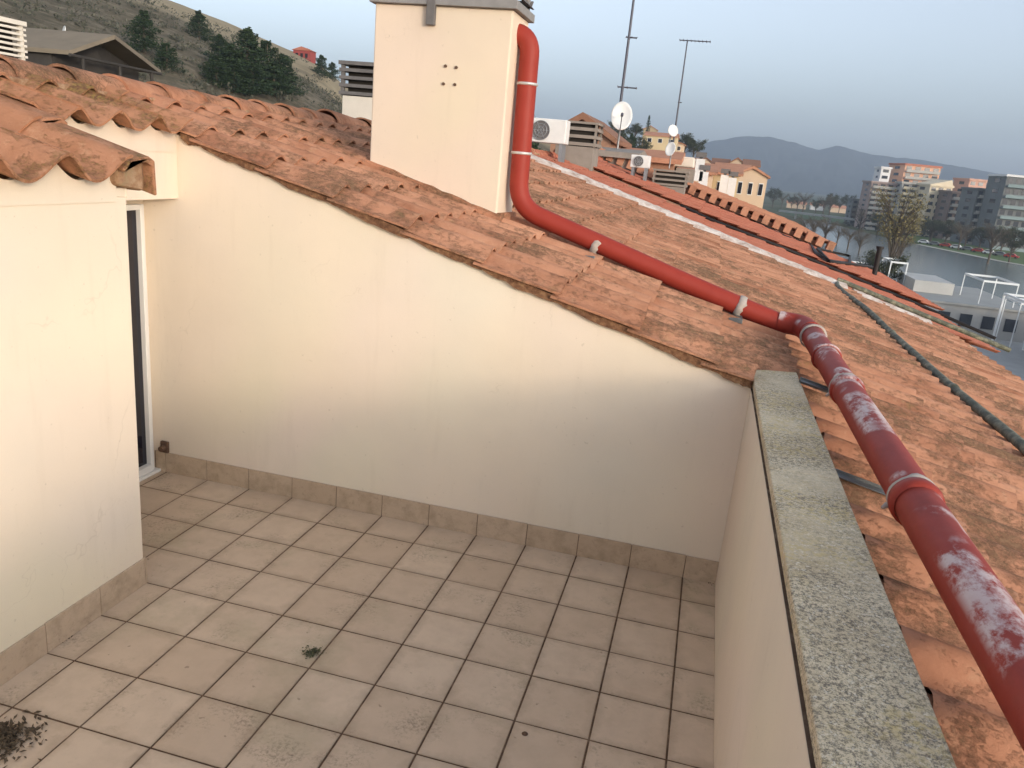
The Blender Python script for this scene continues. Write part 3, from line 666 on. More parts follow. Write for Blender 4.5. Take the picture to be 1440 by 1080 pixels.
M['canopy']=plain('brown_sheet_roof',(.20,.165,.12),.85,.3,1.5)
canopy()
# ------------------------------------------------------------------ terrain, hill, mountains
CX,CY=float(CP[0]),float(CP[1])
def interp(x,pts):
    if x<=pts[0][0]: return pts[0][1]
    for (a,b),(c,d) in zip(pts,pts[1:]):
        if x<=c: return b+(d-b)*(x-a)/(c-a)
    return pts[-1][1]
CREST=[(-90,8),(-60,10),(-46,9.3),(-41,8.4),(-37,7.5),(-33,6.5),(-29,5.35),(-27.5,4.7),(-26.2,3.7),(-22,3.2),(-17,3.0),(-13,2.55),(-9,1.6),(-6,1.2),(-3,.5),(0,-1.5),(6,-4.5),(10,-6)]
def hill_z(x,y):
    dx,dy=x-CX,y-CY; r=math.hypot(dx,dy); az=math.degrees(math.atan2(dx,dy)); el=interp(az,CREST); R0=230
    top=2.35+R0*math.tan(math.radians(el)); base=-14
    t=max(0,min(1,(r-38)/(R0-38))); z=base+(top-base)*(t**.62)
    if r>R0: z=top-(r-R0)*.10
    z+=1.0*math.sin(x*.11+y*.05)*math.sin(y*.09-x*.04)*min(1,r/120)*(1-t*.6)+.35*math.sin(x*.5)*math.sin(y*.43)*(1-.75*t)
    return max(z,-14.3)
b=MB(); vs=[]; NA,NR=170,70
for i in range(NA+1):
    az=math.radians(-95+105*i/NA)
    for j in range(NR+1):
        r=34+ (j/NR)**1.25*460; x=CX+r*math.sin(az); y=CY+r*math.cos(az); vs.append((x,y,hill_z(x,y)))
b.add(vs,[(i*(NR+1)+j,i*(NR+1)+j+1,(i+1)*(NR+1)+j+1,(i+1)*(NR+1)+j) for i in range(NA) for j in range(NR)],True)
def hill_mat():
    mm=NT('dry_hillside'); pos=mm.n('ShaderNodeNewGeometry').outputs['Position']
    d=mm.n('ShaderNodeVectorMath',{0:pos,1:(CX,CY,0)},operation='DISTANCE').outputs['Value']
    n=mm.noise(.06,5,.6,pos); k=mm.math('ADD',mm.math('DIVIDE',d,230.0),mm.math('MULTIPLY',n,.30))
    g=mm.ramp(k,[(.80,0),(.88,1)])
    scrub=mm.ramp(mm.noise(.35,8,.75,pos),[(.3,(.06,.055,.035)),(.5,(.13,.11,.075)),(.68,(.24,.20,.14))])
    grass=mm.ramp(mm.noise(.12,7,.7,pos),[(.3,(.26,.21,.13)),(.7,(.38,.31,.20))])
    return mm.done(mm.mix(g,scrub,grass),.95,mm.noise(.6,7,.7,pos),.8,.6,0,.05)
tag(b.build('hill',hill_mat()),'dry hillside of scrub with pale grass along its crest',None,None,'structure')
def hit_hill(u,v):
    d=ray(u,v); d/=np.linalg.norm(d); k=45
    while k<420:
        p=CP+d*k
        if p[2]<hill_z(p[0],p[1]): return Vector(p)
        k+=.5
    return None
def gnd():
    mm=NT('valley_ground'); pos=mm.n('ShaderNodeNewGeometry').outputs['Position']
    c=mm.ramp(mm.noise(.012,7,.65,pos),[(.35,(.045,.06,.03)),(.5,(.09,.10,.05)),(.65,(.15,.13,.085))])
    c=mm.mix(mm.math('MULTIPLY',mm.ramp(mm.noise(.11,6,.7,pos),[(.5,0),(.65,1)]),.6),c,(.05,.05,.035))
    return mm.done(c,.95,None,spec=.05)
b=MB(); b.box(-3400,-600,-18,4100,5200,-14); tag(b.build('ground',gnd()),'flat valley floor of fields and trees',None,None,'structure')
def poly_sheet(name,pix,z,mat,label):
    s=MB(); ps=[at(u,v,Z=z) if v>300 else Vector((u,v,z)) for (u,v) in pix]
    s.add(ps,[list(range(len(ps)))]); o=s.build(name,mat); 
    if o.data.polygons[0].normal.z<0: o.data.flip_normals()
    return tag(o,label,None,None,'structure')
def water():
    mm=NT('river_water'); pos=mm.n('ShaderNodeNewGeometry').outputs['Position']
    return mm.done((.10,.12,.11),.22,mm.noise(.5,4,.6,mm.scale((1,.35,1),pos)),.25,.12,0,.5)
Mw=water()
# x, y in metres
s=MB(); W=[(12,60),(60,60),(130,150),(128,185),(103,232),(86,262),(74,300),(66,350),(56,420),(44,420),(38,330),(22,240),(14,150)]
s.add([(x,y,-13.98) for x,y in W],[list(range(len(W)))]); tag(s.build('river',Mw),'grey-green river reflecting pale buildings',None,None,'structure')
def sheet(name,pts,z,mat,label,thick=0):
    s=MB(); s.add([(x,y,z) for x,y in pts],[list(range(len(pts)))]); o=s.build(name,mat)
    if o.data.polygons[0].normal.z<0: o.data.flip_normals()
    return tag(o,label,None,None,'structure')
Mg=plain('park_grass',(.085,.13,.035),.95,.3,.2); Mpth=plain('pale_path',(.42,.40,.35),.9,.15,.3); Mcon=plain('pale_concrete',(.34,.34,.33),.85,.2,.6); Mroof=plain('flat_grey_roof',(.20,.21,.225),.7,.15,.4); Mwt=plain('white_steel',(.72,.74,.74),.4,.06,2)
sheet('lawn',[(75,312),(88,266),(106,234),(132,190),(180,200),(190,300),(150,420),(90,420)],-13.95,Mg,'bright green riverside lawn')
sheet('lawn',[(40,560),(84,560),(76,440),(46,440)],-13.95,plain('dark_grass',(.04,.075,.025),.95,.3,.1),'dark green field beyond the river')
sheet('path',[(72.5,310),(86,262),(103.5,231),(131,184),(133,187),(106,234),(88.5,265),(75.5,312)],-13.92,Mpth,'pale riverside path along the lawn')
# footbridge (long pale deck) crossing the view
br=thing('footbridge','long pale flat bridge crossing the river in front of the far trees','bridge',(80,430,-14))
a0=Vector((34,436,0)); a1=Vector((175,352,0)); dd=(a1-a0).normalized(); nn=Vector((-dd.y,dd.x,0))
s=MB(); s.add([a0-nn*1.5+Vector((0,0,-11.2)),a1-nn*1.5+Vector((0,0,-11.2)),a1+nn*1.5+Vector((0,0,-11.2)),a0+nn*1.5+Vector((0,0,-11.2)),a0-nn*1.5+Vector((0,0,-10.2)),a1-nn*1.5+Vector((0,0,-10.2)),a1+nn*1.5+Vector((0,0,-10.2)),a0+nn*1.5+Vector((0,0,-10.2))],[(0,3,2,1),(4,5,6,7),(0,1,5,4),(1,2,6,5),(2,3,7,6),(3,0,4,7)]); s.build('deck',Mcon,br)
for k in range(9):
    p=a0.lerp(a1,(k+.5)/9); s=MB(); s.box(p.x-.5,p.y-.5,-14,p.x+.5,p.y+.5,-11.2); s.build('pier',Mcon,br)
# mountains
def mountains(name,R,prof,jag,label,c,seed,depth=900):
    r_=random.Random(seed); ph=[r_.uniform(0,6.28) for _ in range(8)]; s=MB(); vs=[]; NA=420; NR=26; az0,az1=prof[0][0],prof[-1][0]
    for i in range(NA+1):
        a=az0+(az1-az0)*i/NA; el=interp(a,prof); top=2.35+R*math.tan(math.radians(el))
        for j in range(NR+1):
            q=j/NR; rr=R-depth*(1-q)
            P_=Vector((a*.35*R/3400,q*1.3,seed*7.3)); nz=noise.fractal(P_*1.0,.9,2.1,6); n2=noise.ridged_multi_fractal(P_*1.6,.9,2.2,5,.9,2.0)
            z=-14+(top+14)*(q**1.1)*(1-(1-q)*.5*min(1,n2*.6))
            z+=jag*2.2*q*(nz+.25*noise.fractal(P_*6,.9,2.1,4))
            ar=math.radians(a); vs.append((CX+rr*math.sin(ar),CY+rr*math.cos(ar),z-(1 if j==0 else 0)))
    o=len(vs)
    for i in range(NA+1):
        a=math.radians(az0+(az1-az0)*i/NA); vs.append((CX+(R+300)*math.sin(a),CY+(R+300)*math.cos(a),-15))
    fs=[(i*(NR+1)+j,i*(NR+1)+j+1,(i+1)*(NR+1)+j+1,(i+1)*(NR+1)+j) for i in range(NA) for j in range(NR)]+[(i*(NR+1)+NR,o+i,o+i+1,(i+1)*(NR+1)+NR) for i in range(NA)]
    s.add(vs,fs,True); mm=NT(name+'_slopes'); pos=mm.n('ShaderNodeNewGeometry').outputs['Position']
    col=mm.ramp(mm.noise(.009,6,.7,pos),[(.35,tuple(x*.6 for x in c)),(.6,c),(.75,tuple(min(1,x*1.7) for x in c))]); mt=mm.done(col,.95,None,spec=0)
    return tag(s.build(name,mt),label,None,None,'structure')
mountains('mountains',3400,[(-12,.3),(-6,.9),(-3,1.6),(-1.8,2.1),(-.6,2.5),(1,2.85),(3,2.95),(4.4,2.85),(5.4,2.6),(6.2,2.5),(7.2,2.78),(8.2,2.65),(9.5,2.4),(11,2.3),(12.5,2.35),(14,2.15),(16,1.9),(18,1.7),(22,1.2),(28,.6),(34,.2)],3,'dark blue mountain ridge on the horizon',(.045,.052,.05),3)
mountains('mountains',4700,[(-14,.6),(0,.9),(8,1.3),(12,1.85),(14,2.0),(17,1.75),(20,1.6),(25,1.4),(34,1.1),(45,.9)],8,'far faint plateau behind the mountain ridge',(.06,.065,.065),8,900)
# ------------------------------------------------------------------ trees
def leaf_quads(mb,c,n,rx,rz,size,r_,shape='ell',mi=0,clump=None):
    for _ in range(n):
        while True:
            p=Vector((r_.uniform(-1,1),r_.uniform(-1,1),r_.uniform(-1,1)))
            if .25<p.length<1: break
        q=Vector((c.x+p.x*rx,c.y+p.y*rx,c.z+p.z*rz)); a=Vector((r_.gauss(0,1),r_.gauss(0,1),r_.gauss(0,.7))).normalized(); b_=a.orthogonal().normalized(); s_=size*r_.uniform(.6,1.4)
        b_=(Matrix.Rotation(r_.uniform(0,6.28),3,a)@b_); d_=a.cross(b_)
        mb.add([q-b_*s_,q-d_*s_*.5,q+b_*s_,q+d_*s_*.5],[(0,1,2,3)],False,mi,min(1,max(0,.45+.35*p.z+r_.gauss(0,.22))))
def make_tree(kind,seed,H):
    """thing at the origin: trunk and crown"""
    r_=random.Random(seed); t=thing('tree','tree','tree'); tr=MB(); cr=MB()
    if kind=='pine':
        tr.tube([(0,0,-.5),(r_.uniform(-.1,.1),0,H*.5),(r_.uniform(-.2,.2),0,H*.95)],[H*.03,H*.02,H*.006],7)
        n=13
        for k in range(n):
            q=.12+.84*k/(n-1); rad=H*.30*(1-q)**.65*r_.uniform(.75,1.15)+H*.02
            for j in range(6):
                an=r_.uniform(0,6.28); d=rad*r_.uniform(.3,.95); c=Vector((math.cos(an)*d,math.sin(an)*d,H*q+r_.uniform(-.03,.03)*H))
                if j<3: tr.tube([(0,0,H*q*.95),tuple(c)],[H*.007,H*.003],4,False)
                leaf_quads(cr,c,46,rad*.5,H*.06,H*.020,r_)
        name='pine_tree'
    elif kind=='cypress':
        tr.tube([(0,0,-.3),(0,0,H*.9)],[H*.025,H*.005],6)
        for k in range(14):
            q=.08+.9*k/13; leaf_quads(cr,Vector((0,0,H*q)),60,H*.10*math.sin(math.pi*min(1,q*.8+.15))+.1,H*.06,H*.02,r_)
        name='cypress'
    else:
        leafn={'park':60,'bare':16,'willow':30}[kind]; tr.tube([(0,0,-.5),(.1,0,H*.3),(0,.1,H*.62)],[H*.028,H*.02,H*.008],7)
        for k in range(26):
            an=r_.uniform(0,6.28); q0=r_.uniform(.22,.6); up=r_.uniform(.25,.45); out=r_.uniform(.12,.36)*(.6 if kind=='willow' else 1)
            p0=Vector((0,0,H*q0)); p1=p0+Vector((math.cos(an)*H*out*.6,math.sin(an)*H*out*.6,H*up*.6)); p2=p0+Vector((math.cos(an)*H*out,math.sin(an)*H*out,H*up*(.9 if kind!='willow' else 1.0)))
            tr.tube([p0,p1,p2],[H*.010,H*.006,H*.003],5,False)
            for j in range(5):
                a2=an+r_.uniform(-1,1); p3=p1.lerp(p2,r_.random()); p4=p3+Vector((math.cos(a2)*H*.10,math.sin(a2)*H*.10,H*r_.uniform(.02,.12))); tr.tube([p3,p4],[H*.004,H*.002],3,False)
                leaf_quads(cr,p4,leafn//3,H*.07,H*.06,H*.010 if kind!='park' else H*.017,r_)
            leaf_quads(cr,p2,leafn,H*.09,H*.08,H*.010 if kind!='park' else H*.018,r_)
        name={'park':'park_tree','bare':'bare_tree','willow':'willow_tree'}[kind]
    t.name=name
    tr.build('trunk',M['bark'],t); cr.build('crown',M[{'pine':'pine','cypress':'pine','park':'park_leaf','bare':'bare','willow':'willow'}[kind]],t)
    t['_h']=H; return t
protos={}
def plant(kind,loc,h,label,cat='tree',group=None,rz=None,sx=1.0,seed=0):
    key=(kind,seed)
    if key not in protos:
        o=make_tree(kind,seed+hash_(kind),10.0); protos[key]=o
    else: o=copy_tree(protos[key])
    k=h/10.0; o.location=loc; o.scale=(k*sx,k*sx,k); o.rotation_euler=(0,0,rnd.uniform(0,6.28) if rz is None else rz)
    tag(o,label,cat,group)
    if '_h' in o: del o['_h']
    return o
def hash_(k): return sum(ord(c) for c in k)
PX=[(203,74,12,'tall dark pine left of the hill clump, nearest the canopy',1.0),(280,56,13,'lone pine standing high on the pale crest of the hill',1.0),(308,92,46,'small pine at the left edge of the dark clump',1.0),(348,125,37,'tallest pine of the dark clump on the hill',.95),
    (325,118,58,'bushy pine low in the left half of the clump',1.1),(375,118,55,'pine right of the tallest one in the clump',1.0),(400,133,75,'squat dark pine at the right end of the clump',1.2),(385,135,85,'low dark pine at the foot of the clump',1.3),(355,135,75,'wide dark pine in front of the clump',1.3),
    (330,130,80,'rounded dark pine at the front left foot of the clump',1.4),(452,108,76,'small round pine right of the red cabin',1.0),(467,112,86,'smallest pine at the right end of the crest',1.1),(305,120,75,'low pine between the lone crest pine and the clump',1.3),(235,100,60,'dull pine just below the tall left one',1.2)]
for k,(u,vb,vt,lab,sx) in enumerate(PX):
    p=hit_hill(u,vb)
    if p is None:
        d=ray(u,vb); d/=np.linalg.norm(d); p=Vector(CP+d*180); p.z=hill_z(p.x,p.y)
    dist=(p-Vector(CP)).length; q=ray(u,vt); q=Vector(q/np.linalg.norm(q)); h=max(3,(CP[2]+q.z/math.hypot(q.x,q.y)*math.hypot(p.x-CX,p.y-CY))-p.z)
    plant('pine',p-Vector((0,0,.3)),h,lab,'tree','pines on the hillside',seed=k%4,sx=sx*1.75)
d=ray(742,160); p=at(742,176,60); plant('pine',Vector((p.x,p.y,-3)),p.z+3+1.1,'dark treetop showing just right of the red pipe',sx=.8,seed=2)
# red cabin on the crest
_d=ray(425,92); _d/=np.linalg.norm(_d); p=Vector(CP+_d*222)
rc=thing('cabin','small red cabin on the hill crest between the pines','cabin',p); zt=p.z+3.6
s=MB(); s.box(p.x-2.6,p.y,p.z-4,p.x+2.2,p.y+3,zt); s.build('wall',plain('red_cladding',(.30,.06,.05),.7,.2,.6),rc)
s=MB(); s.prism([(p.x-3,zt),(p.x+2.5,zt),(p.x-.2,zt+.9)],p.y-.3,p.y+3.3,'y'); s.build('roof',M['tile_far'],rc)
for k in range(3):
    s=MB(); x=p.x-1.9+k*1.35; s.box(x,p.y-.08,zt-1.7,x+.7,p.y-.01,zt-.7); s.build('window',M['glass'],rc)
# scrub on the hillside (uncountable)
sc=MB(); r_=random.Random(77); cnt=0
while cnt<900:
    az=math.radians(r_.uniform(-50,-3)); r=r_.uniform(75,185)**1.0; x=CX+r*math.sin(az); y=CY+r*math.cos(az)
    if r>150 and r_.random()<.6: continue
    z=hill_z(x,y); s_=r_.uniform(.7,2.0); leaf_quads(sc,Vector((x,y,z+s_*.2)),34,s_,s_*.45,.20,r_); cnt+=1
o=sc.build('scrub',M['bush']); tag(o,'grey-green scrub covering the hillside',None,None,'stuff')
# weeds of the far river bank: uncountable undergrowth
ug=MB(); r_=random.Random(78)
for _ in range(420):
    k=r_.random(); x=70+k*210+r_.uniform(-8,8); y=395-k*40+r_.uniform(-12,28); leaf_quads(ug,Vector((x,y,-13)),16,3.0,1.8,.8,r_)
tag(ug.build('undergrowth',M['bush']),'dull undergrowth along the far bank below the apartment blocks',None,None,'stuff')
# far bank trees
r_=random.Random(5)
n_=0
spots=[]
for k in range(30): spots.append((1085+k*12.2+r_.uniform(-4,4),r_.uniform(395,450) if k>9 else r_.uniform(520,620),'bare' if r_.random()<.6 else 'park',r_.uniform(9,14)))
ordn=['first','second','third','fourth','fifth','sixth','seventh','eighth','ninth','tenth']
for k,(u,Y,kd,h) in enumerate(spots):
    x=at(u,290,Y).x
    lab=('leafless brown' if kd=='bare' else 'dull green')+' far bank tree, '+(ordn[k]+' from the left end' if k<10 else ordn[k-10]+' in the middle stretch' if k<20 else ordn[k-20]+' in the right stretch')
    plant(kd,(x,Y,-14),h,lab,'tree','trees along the far bank',seed=k%3)
for k,(u,v,Y,h,kd,lab) in enumerate([(1250,375,150,17,'willow','tall yellowish willow in the middle of the river view'),(1268,345,175,12,'willow','shorter yellowish willow behind the tall one'),(1162,322,250,9,'bare','grey leafless tree by the near bank left of the willows'),(1145,318,260,8,'bare','pale leafless tree at the far left of the near bank'),(1395,345,245,12,'bare','brown leafless tree standing on the riverside lawn'),(1350,340,300,11,'bare','thin leafless tree at the back of the lawn'),(1425,345,262,10,'park','dull green tree on the lawn at the right edge'),(1236,392,120,8,'park','low dark green tree just beyond the red roof edge'),(1310,335,330,9,'park','round green tree behind the lawn')]):
    x=at(u,v,Y).x; plant(kd,(x,Y,-14),h,lab,seed=k%3)
plant('cypress',at(909,196,290)+Vector((0,0,-1)),9,'slim dark cypress beside the small hilltop tower')
for (u,v,h,lab) in ((868,196,7,'dark round tree behind the large white dish'),(893,194,6,'dark tree left of the hilltop tower'),(962,218,8,'dark tree right of the stacked dishes'),(975,220,7,'bluish dark tree at the foot of the mountains')):
    p=at(u,v,250); plant('park',p+Vector((0,0,-2)),h,lab,seed=1,sx=1.2)
for k in range(7):
    u=856+k*14+r_.uniform(-3,3); p=at(u,208+r_.uniform(-3,4),170+k*9); plant('park' if k%2 else 'pine',p+Vector((0,0,-3)),r_.uniform(5,7),('bushy' if k%2 else 'pointed')+' dark tree on the hilltop below the tower, '+ordn[k]+' from left',group='trees below the hilltop tower',seed=k%3,sx=1.3)
for k in range(9):
    u=1212+k*25+r_.uniform(-6,6); Y=352-k*5+r_.uniform(-3,3); x=at(u,320,Y).x
    plant('park' if k%3 else 'bare',(x,Y,-14),r_.uniform(7,10),('dark leafy' if k%3 else 'leafless')+' tree before the apartment blocks, '+ordn[k]+' from left',group='trees before the apartment blocks',seed=(k+1)%3,sx=1.25)
for k in range(6):
    u=1128+k*17; Y=300-k*14; x=at(u,330,Y).x
    plant('bare',(x,Y,-14),6.5,'small greyish leafless bush tree on the near bank, '+ordn[k]+' from left',group='bush trees on the near bank',seed=k%3,sx=1.3)
tw=pitched('tower','small ochre hilltop tower among dark trees',903,196,922,300,5,3.5,1.2,plain('ochre_stone',(.42,.32,.2),.9,.2,.3),M['tile_distant'],zb=-5,cat='tower')
# ------------------------------------------------------------------ far village houses (peach)
Mp=plain('peach_render',(.62,.46,.32),.85,.12,.5); Mo=plain('ochre_render',(.60,.47,.28),.85,.12,.5)
HS=[(940,1000,262,52,.9,.4,'x','peach house with a red roof right of the pale tank'),(985,1036,268,58,1.2,.5,'x','long peach house behind the toothed roof, with two white chimneys'),(1030,1074,282,66,2.0,.6,'y','tall cream house at the right end of the village cluster'),(905,950,205,200,2.2,.9,'x','distant cream house on the slope left of the stacked dishes'),(925,960,212,210,1.8,.8,'y','distant pink gable below the hilltop tower'),(1005,1050,258,90,1.3,.7,'x','red roofed house behind the long peach one')]
for k,(u0,u1,vb,Y,eh,rh,rot,lab) in enumerate(HS):
    t=pitched('village_house',lab,u0,vb,u1,Y,6 if Y<150 else 9,eh,rh,[Mp,Mo][k%2],M['tile_distant'],zb=-14,group='village houses beyond the roofs',rot=rot,windows=3)
for k,(u0,u1,vb,Y,c) in enumerate(((958,984,246,120,0),(978,1002,243,140,1),(1000,1022,246,130,0),(1022,1046,246,125,1),(1044,1064,250,118,0))):
    pitched('village_house',['small ochre','small pink','narrow ochre','narrow pink','last small ochre'][k]+' house in the hazy back row of the village',u0,vb,u1,Y,7,1.6,.8,[Mo,Mp][c],M['tile_brown'],zb=-14,group='village houses beyond the roofs',rot='xy'[k%2],windows=2)
for (u,v,Y,lab) in ((990,246,50,'white chimney with a dark cap left of the village cluster'),(1019,250,56,'left of two white chimneys with dark caps on the long peach house'),(1030,254,56,'right of two white chimneys with dark caps on the long peach house'),(985,228,50,'round white vent beside the pale tank')):
    p=at(u,v,Y); t=thing('small_chimney',lab,'chimney',p,'small white chimneys in the village'); s=MB(); s.box(p.x-.28,p.y-.28,p.z-1.2,p.x+.28,p.y+.28,p.z+.2); s.build('stack',M['white'],t); s=MB(); s.box(p.x-.34,p.y-.34,p.z+.3,p.x+.34,p.y+.34,p.z+.62); s.box(p.x-.1,p.y-.1,p.z+.2,p.x+.1,p.y+.1,p.z+.3); s.build('cap',M['cowl'],t)
# ------------------------------------------------------------------ apartment blocks
def block(label,u0,u1,vt,Y,dep,mat,floors,cols,rotz=0,roofm=None,balc=True,slabm=None,name='apartment_block',extra=None):
    a=at(u0,300,Y); c=at(u1,300,Y); Wd=(c-a).length; top=at((u0+u1)/2,vt,Y).z
    t=thing(name,label,'building',((a.x+c.x)/2,Y,-14),'apartment blocks across the river'); 
    H=top+14; fh=H/floors
    def L(mb,nm,mt,par=t):
        o=mb.build(nm,mt,None,loc=(0,0,0)); o.parent=par; return o
    s=MB(); s.box(-Wd/2,0,0,Wd/2,dep,H); L(s,'wall',mat)
    s=MB(); s.box(-Wd/2-.4,-.4,H,Wd/2+.4,dep+.4,H+.8); L(s,'roof',roofm or mat)
    cw_=Wd/cols
    for f in range(floors):
        if balc:
            s=MB(); s.box(-Wd/2+.6,-1.5,f*fh+.0,Wd/2-.6,-.001,f*fh+.35); s.box(-Wd/2+.6,-1.5,f*fh+.35,Wd/2-.6,-1.35,f*fh+1.2); L(s,'balcony',slabm or mat)
        for q in range(cols):
            s=MB(); x=-Wd/2+cw_*(q+.5); s.box(x-cw_*.3,-.08,f*fh+fh*.38,x+cw_*.3,-.002,f*fh+fh*.86); L(s,'window',M['pane_far'])
        s=MB(); s.box(-Wd/2-.08,dep*.3,f*fh+fh*.4,-Wd/2-.002,dep*.6,f*fh+fh*.8); L(s,'window',M['pane_far'])
    if extra: extra(t,L,Wd,H,dep)
    t.rotation_euler=(0,0,rotz); return t
M['pane_far']=glass('far_window_glass',(.04,.045,.055))
Mbr=plain('mauve_brick',(.34,.26,.23),.9,.12,.4); Mor=plain('orange_render',(.66,.38,.25),.9,.1,.3); Mgr=plain('grey_render',(.42,.40,.36),.9,.12,.3); Mcr=plain('cream_render',(.68,.58,.42),.9,.08,.3); Mdk=plain('dark_cladding',(.15,.155,.15),.7,.2,.3); Mwh=plain('white_render',(.74,.72,.70),.85,.05,.3)
block('slim white stair tower left of the orange topped block',1226,1240,236,400,9,Mwh,10,1,.15,balc=False)
block('mauve brick block with balconies under the white stair tower',1216,1262,258,396,12,Mbr,9,4,.15,slabm=Mgr)
block('tallest block, upper floors orange brick with a flat red roof',1256,1311,233,408,16,Mor,10,4,.25,roofm=M['tile_far'],slabm=Mgr)
block('grey lower front wing of the tallest block with pale balconies',1259,1284,258,392,8,Mgr,9,2,.15,slabm=Mcr)
block('dark mauve block between the orange tower and the cream gable',1282,1300,262,392,10,Mbr,8,2,.1)
def gable(t,L,Wd,H,dep):
    s=MB(); s.prism([(-Wd/2,H+.8),(Wd/2,H+.8),(Wd/2-1,H+3.2),(0,H+2)],0,dep,'y'); L(s,'gable',Mcr)
block('cream gabled block with a blank sunlit wall',1297,1334,262,385,12,Mcr,7,3,.35,balc=False,extra=gable)
block('dark brown block with stacked balconies right of the cream gable',1330,1372,272,375,12,plain('umber_cladding',(.21,.155,.13),.8,.2,.3),7,4,.2,slabm=Mgr)
block('block with a bare terracotta top wall behind the dark balconies',1350,1388,254,395,12,plain('salmon_wall',(.62,.36,.27),.9,.08,.3),8,3,.3,balc=False)
block('grey green glass block with long pale ledges',1366,1408,268,352,14,Mdk,7,4,.15,slabm=Mgr)
block('dark glass block with white roof at the right edge',1402,1475,250,335,16,Mdk,7,6,.1,roofm=Mwh,slabm=plain('teal_slab',(.22,.28,.28),.7,.1,.3))
block('low dark block left of the mauve brick one, behind trees',1196,1220,282,430,10,Mdk,5,3,.1,balc=False)
# small pavilions by the field
for k,(u,Y,w_,lab) in enumerate(((1120,640,14,'small red roofed farmhouse left of the far field'),(1150,650,10,'little white farmhouse beyond the dark field'),(1185,640,16,'long low barn beyond the dark field'))):
    x=at(u,290,Y).x; t=thing('farmhouse',lab,'house',(x,Y,-14),'low houses beyond the far field'); s=MB(); s.box(x-w_/2,Y,-14,x+w_/2,Y+7,-10.5); s.build('wall',Mwh if k==1 else Mp,t); s=MB(); s.prism([(Y-.6,-10.5),(Y+7.6,-10.5),(Y+3.5,-8.4)],x-w_/2-.5,x+w_/2+.5,'x'); s.build('roof',M['tile_distant'],t)
# ------------------------------------------------------------------ riverside terraces at the right
def gbox(mb,u0,u1,Y0,Y1,z0,z1,v=420):
    a=at(u0,v,Y0); c=at(u1,v,Y0); mb.box(a.x,Y0,z0,c.x,Y1,z1)
t=thing('quay_building','low riverside building with a flat grey roof at the right edge','building',(44,90,-14))
s=MB(); s.box(38.5,70,-14,70,96,-9.2); s.build('wall',Mcon,t); s=MB(); s.box(38,69.5,-9.2,70.5,96.5,-8.9); s.build('roof',Mroof,t)
for k in range(4):
    s=MB(); s.box(38.44,73+k*5.5,-12,38.49,76+k*5.5,-10.2); s.build('window',M['pane_far'],t)
t=thing('quay_building','pale concrete riverside building with a white patched roof','building',(31,118,-14))
s=MB(); s.box(25.5,104,-14,40,126,-10.2); s.build('wall',Mcon,t); s=MB(); s.box(25.2,103.7,-10.2,40.3,126.3,-9.95); s.build('roof',plain('pale_roof',(.33,.33,.31),.8,.2,.3),t)
s=MB(); s.box(28,112,-9.95,33,122,-8.4); s.build('roof_house',plain('worn_white_render',(.50,.49,.46),.85,.2,.5),t); 
for k in range(5):
    s=MB(); s.box(27+k*2.6,103.92,-12.8,28.4+k*2.6,103.99,-11.2); s.build('window',M['pane_far'],t)
def frame(label,x0,x1,y0,y1,z0,h,r=.055):
    t=thing('pergola_frame',label,'frame',((x0+x1)/2,(y0+y1)/2,z0),'white steel frames on the quay roofs')
    for (x,y) in ((x0,y0),(x1,y0),(x0,y1),(x1,y1)):
        s=MB(); s.box(x-r,y-r,z0,x+r,y+r,z0+h); s.build('post',Mwt,t)
    s=MB(); s.box(x0-r,y0-r,z0+h,x1+r,y0+r,z0+h+.25); s.box(x0-r,y1-r,z0+h,x1+r,y1+r,z0+h+.25); s.box(x0-r,y0+r,z0+h,x0+r,y1-r,z0+h+.25); s.box(x1-r,y0+r,z0+h,x1+r,y1-r,z0+h+.25); s.build('beam',Mwt,t)
frame('tall white steel frame beside the flat grey roof',34.5,38.0,86,98,-14,6.3,.10)
frame('white steel frame standing before the pale quay building',36.5,40.0,98,103,-14,5.4)
frame('small white frame on the patched roof',34.5,38.5,106,114,-9.95,2.8)
frame('slender white frame left of the patched roof house',25.8,28,118,124,-9.95,3.0,.08)
frame('grey white frame nearest the willows',23,26,128,136,-14,5,.09)
t=thing('quay_wall','long pale concrete quay wall at the river edge','wall',(30,140,-14)); s=MB(); s.prism([(20,142),(48,126),(48.8,127.2),(20.5,143.2)],-14,-12.6,'z'); s.build('wall',Mcon,t); s=MB(); s.prism([(19.8,142.0),(48,125.8),(49,127.3),(20.4,143.4)],-12.6,-12.4,'z'); s.build('coping',Mwt,t)
sheet('quay',[(5,60),(70,60),(72,100),(48,127),(20,143),(5,150)],-13.9,Mcon,'grey paved quay along the near bank')
# moored boat & cars on the far bank road
Mcar=[plain('car_paint_white',(.7,.7,.7),.3,.02,3),plain('car_paint_grey',(.18,.19,.2),.3,.02,3),plain('car_paint_red',(.4,.04,.03),.3,.02,3)]
def car(x,y,rz,mt,lab):
    t=thing('parked_car',lab,'car',(x,y,-13.9),'cars parked along the far lawn')
    s=MB(); s.prism([(-2.1,.35),(2.1,.35),(2.15,.8),(1.3,.95),(.7,1.45),(-1.2,1.48),(-1.9,.95),(-2.15,.85)],-.85,.85,'y'); o=s.build('body',mt,None,.06,loc=(0,0,0)); o.parent=t
    s=MB(); s.prism([(.98,.98),(.62,1.38),(-1.1,1.40),(-1.6,.98)],-.87,.87,'y'); o=s.build('windows',M['pane_far'],None,loc=(0,0,0)); o.parent=t
    for (a,b_) in ((-1.3,-.8),(1.3,-.8),(-1.3,.8),(1.3,.8)):
        s=MB(); s.tube([(a,b_-.1,.33),(a,b_+.1,.33)],.33,12); o=s.build('wheel',M['cable'],None,loc=(0,0,0)); o.parent=t
    t.rotation_euler=(0,0,rz)
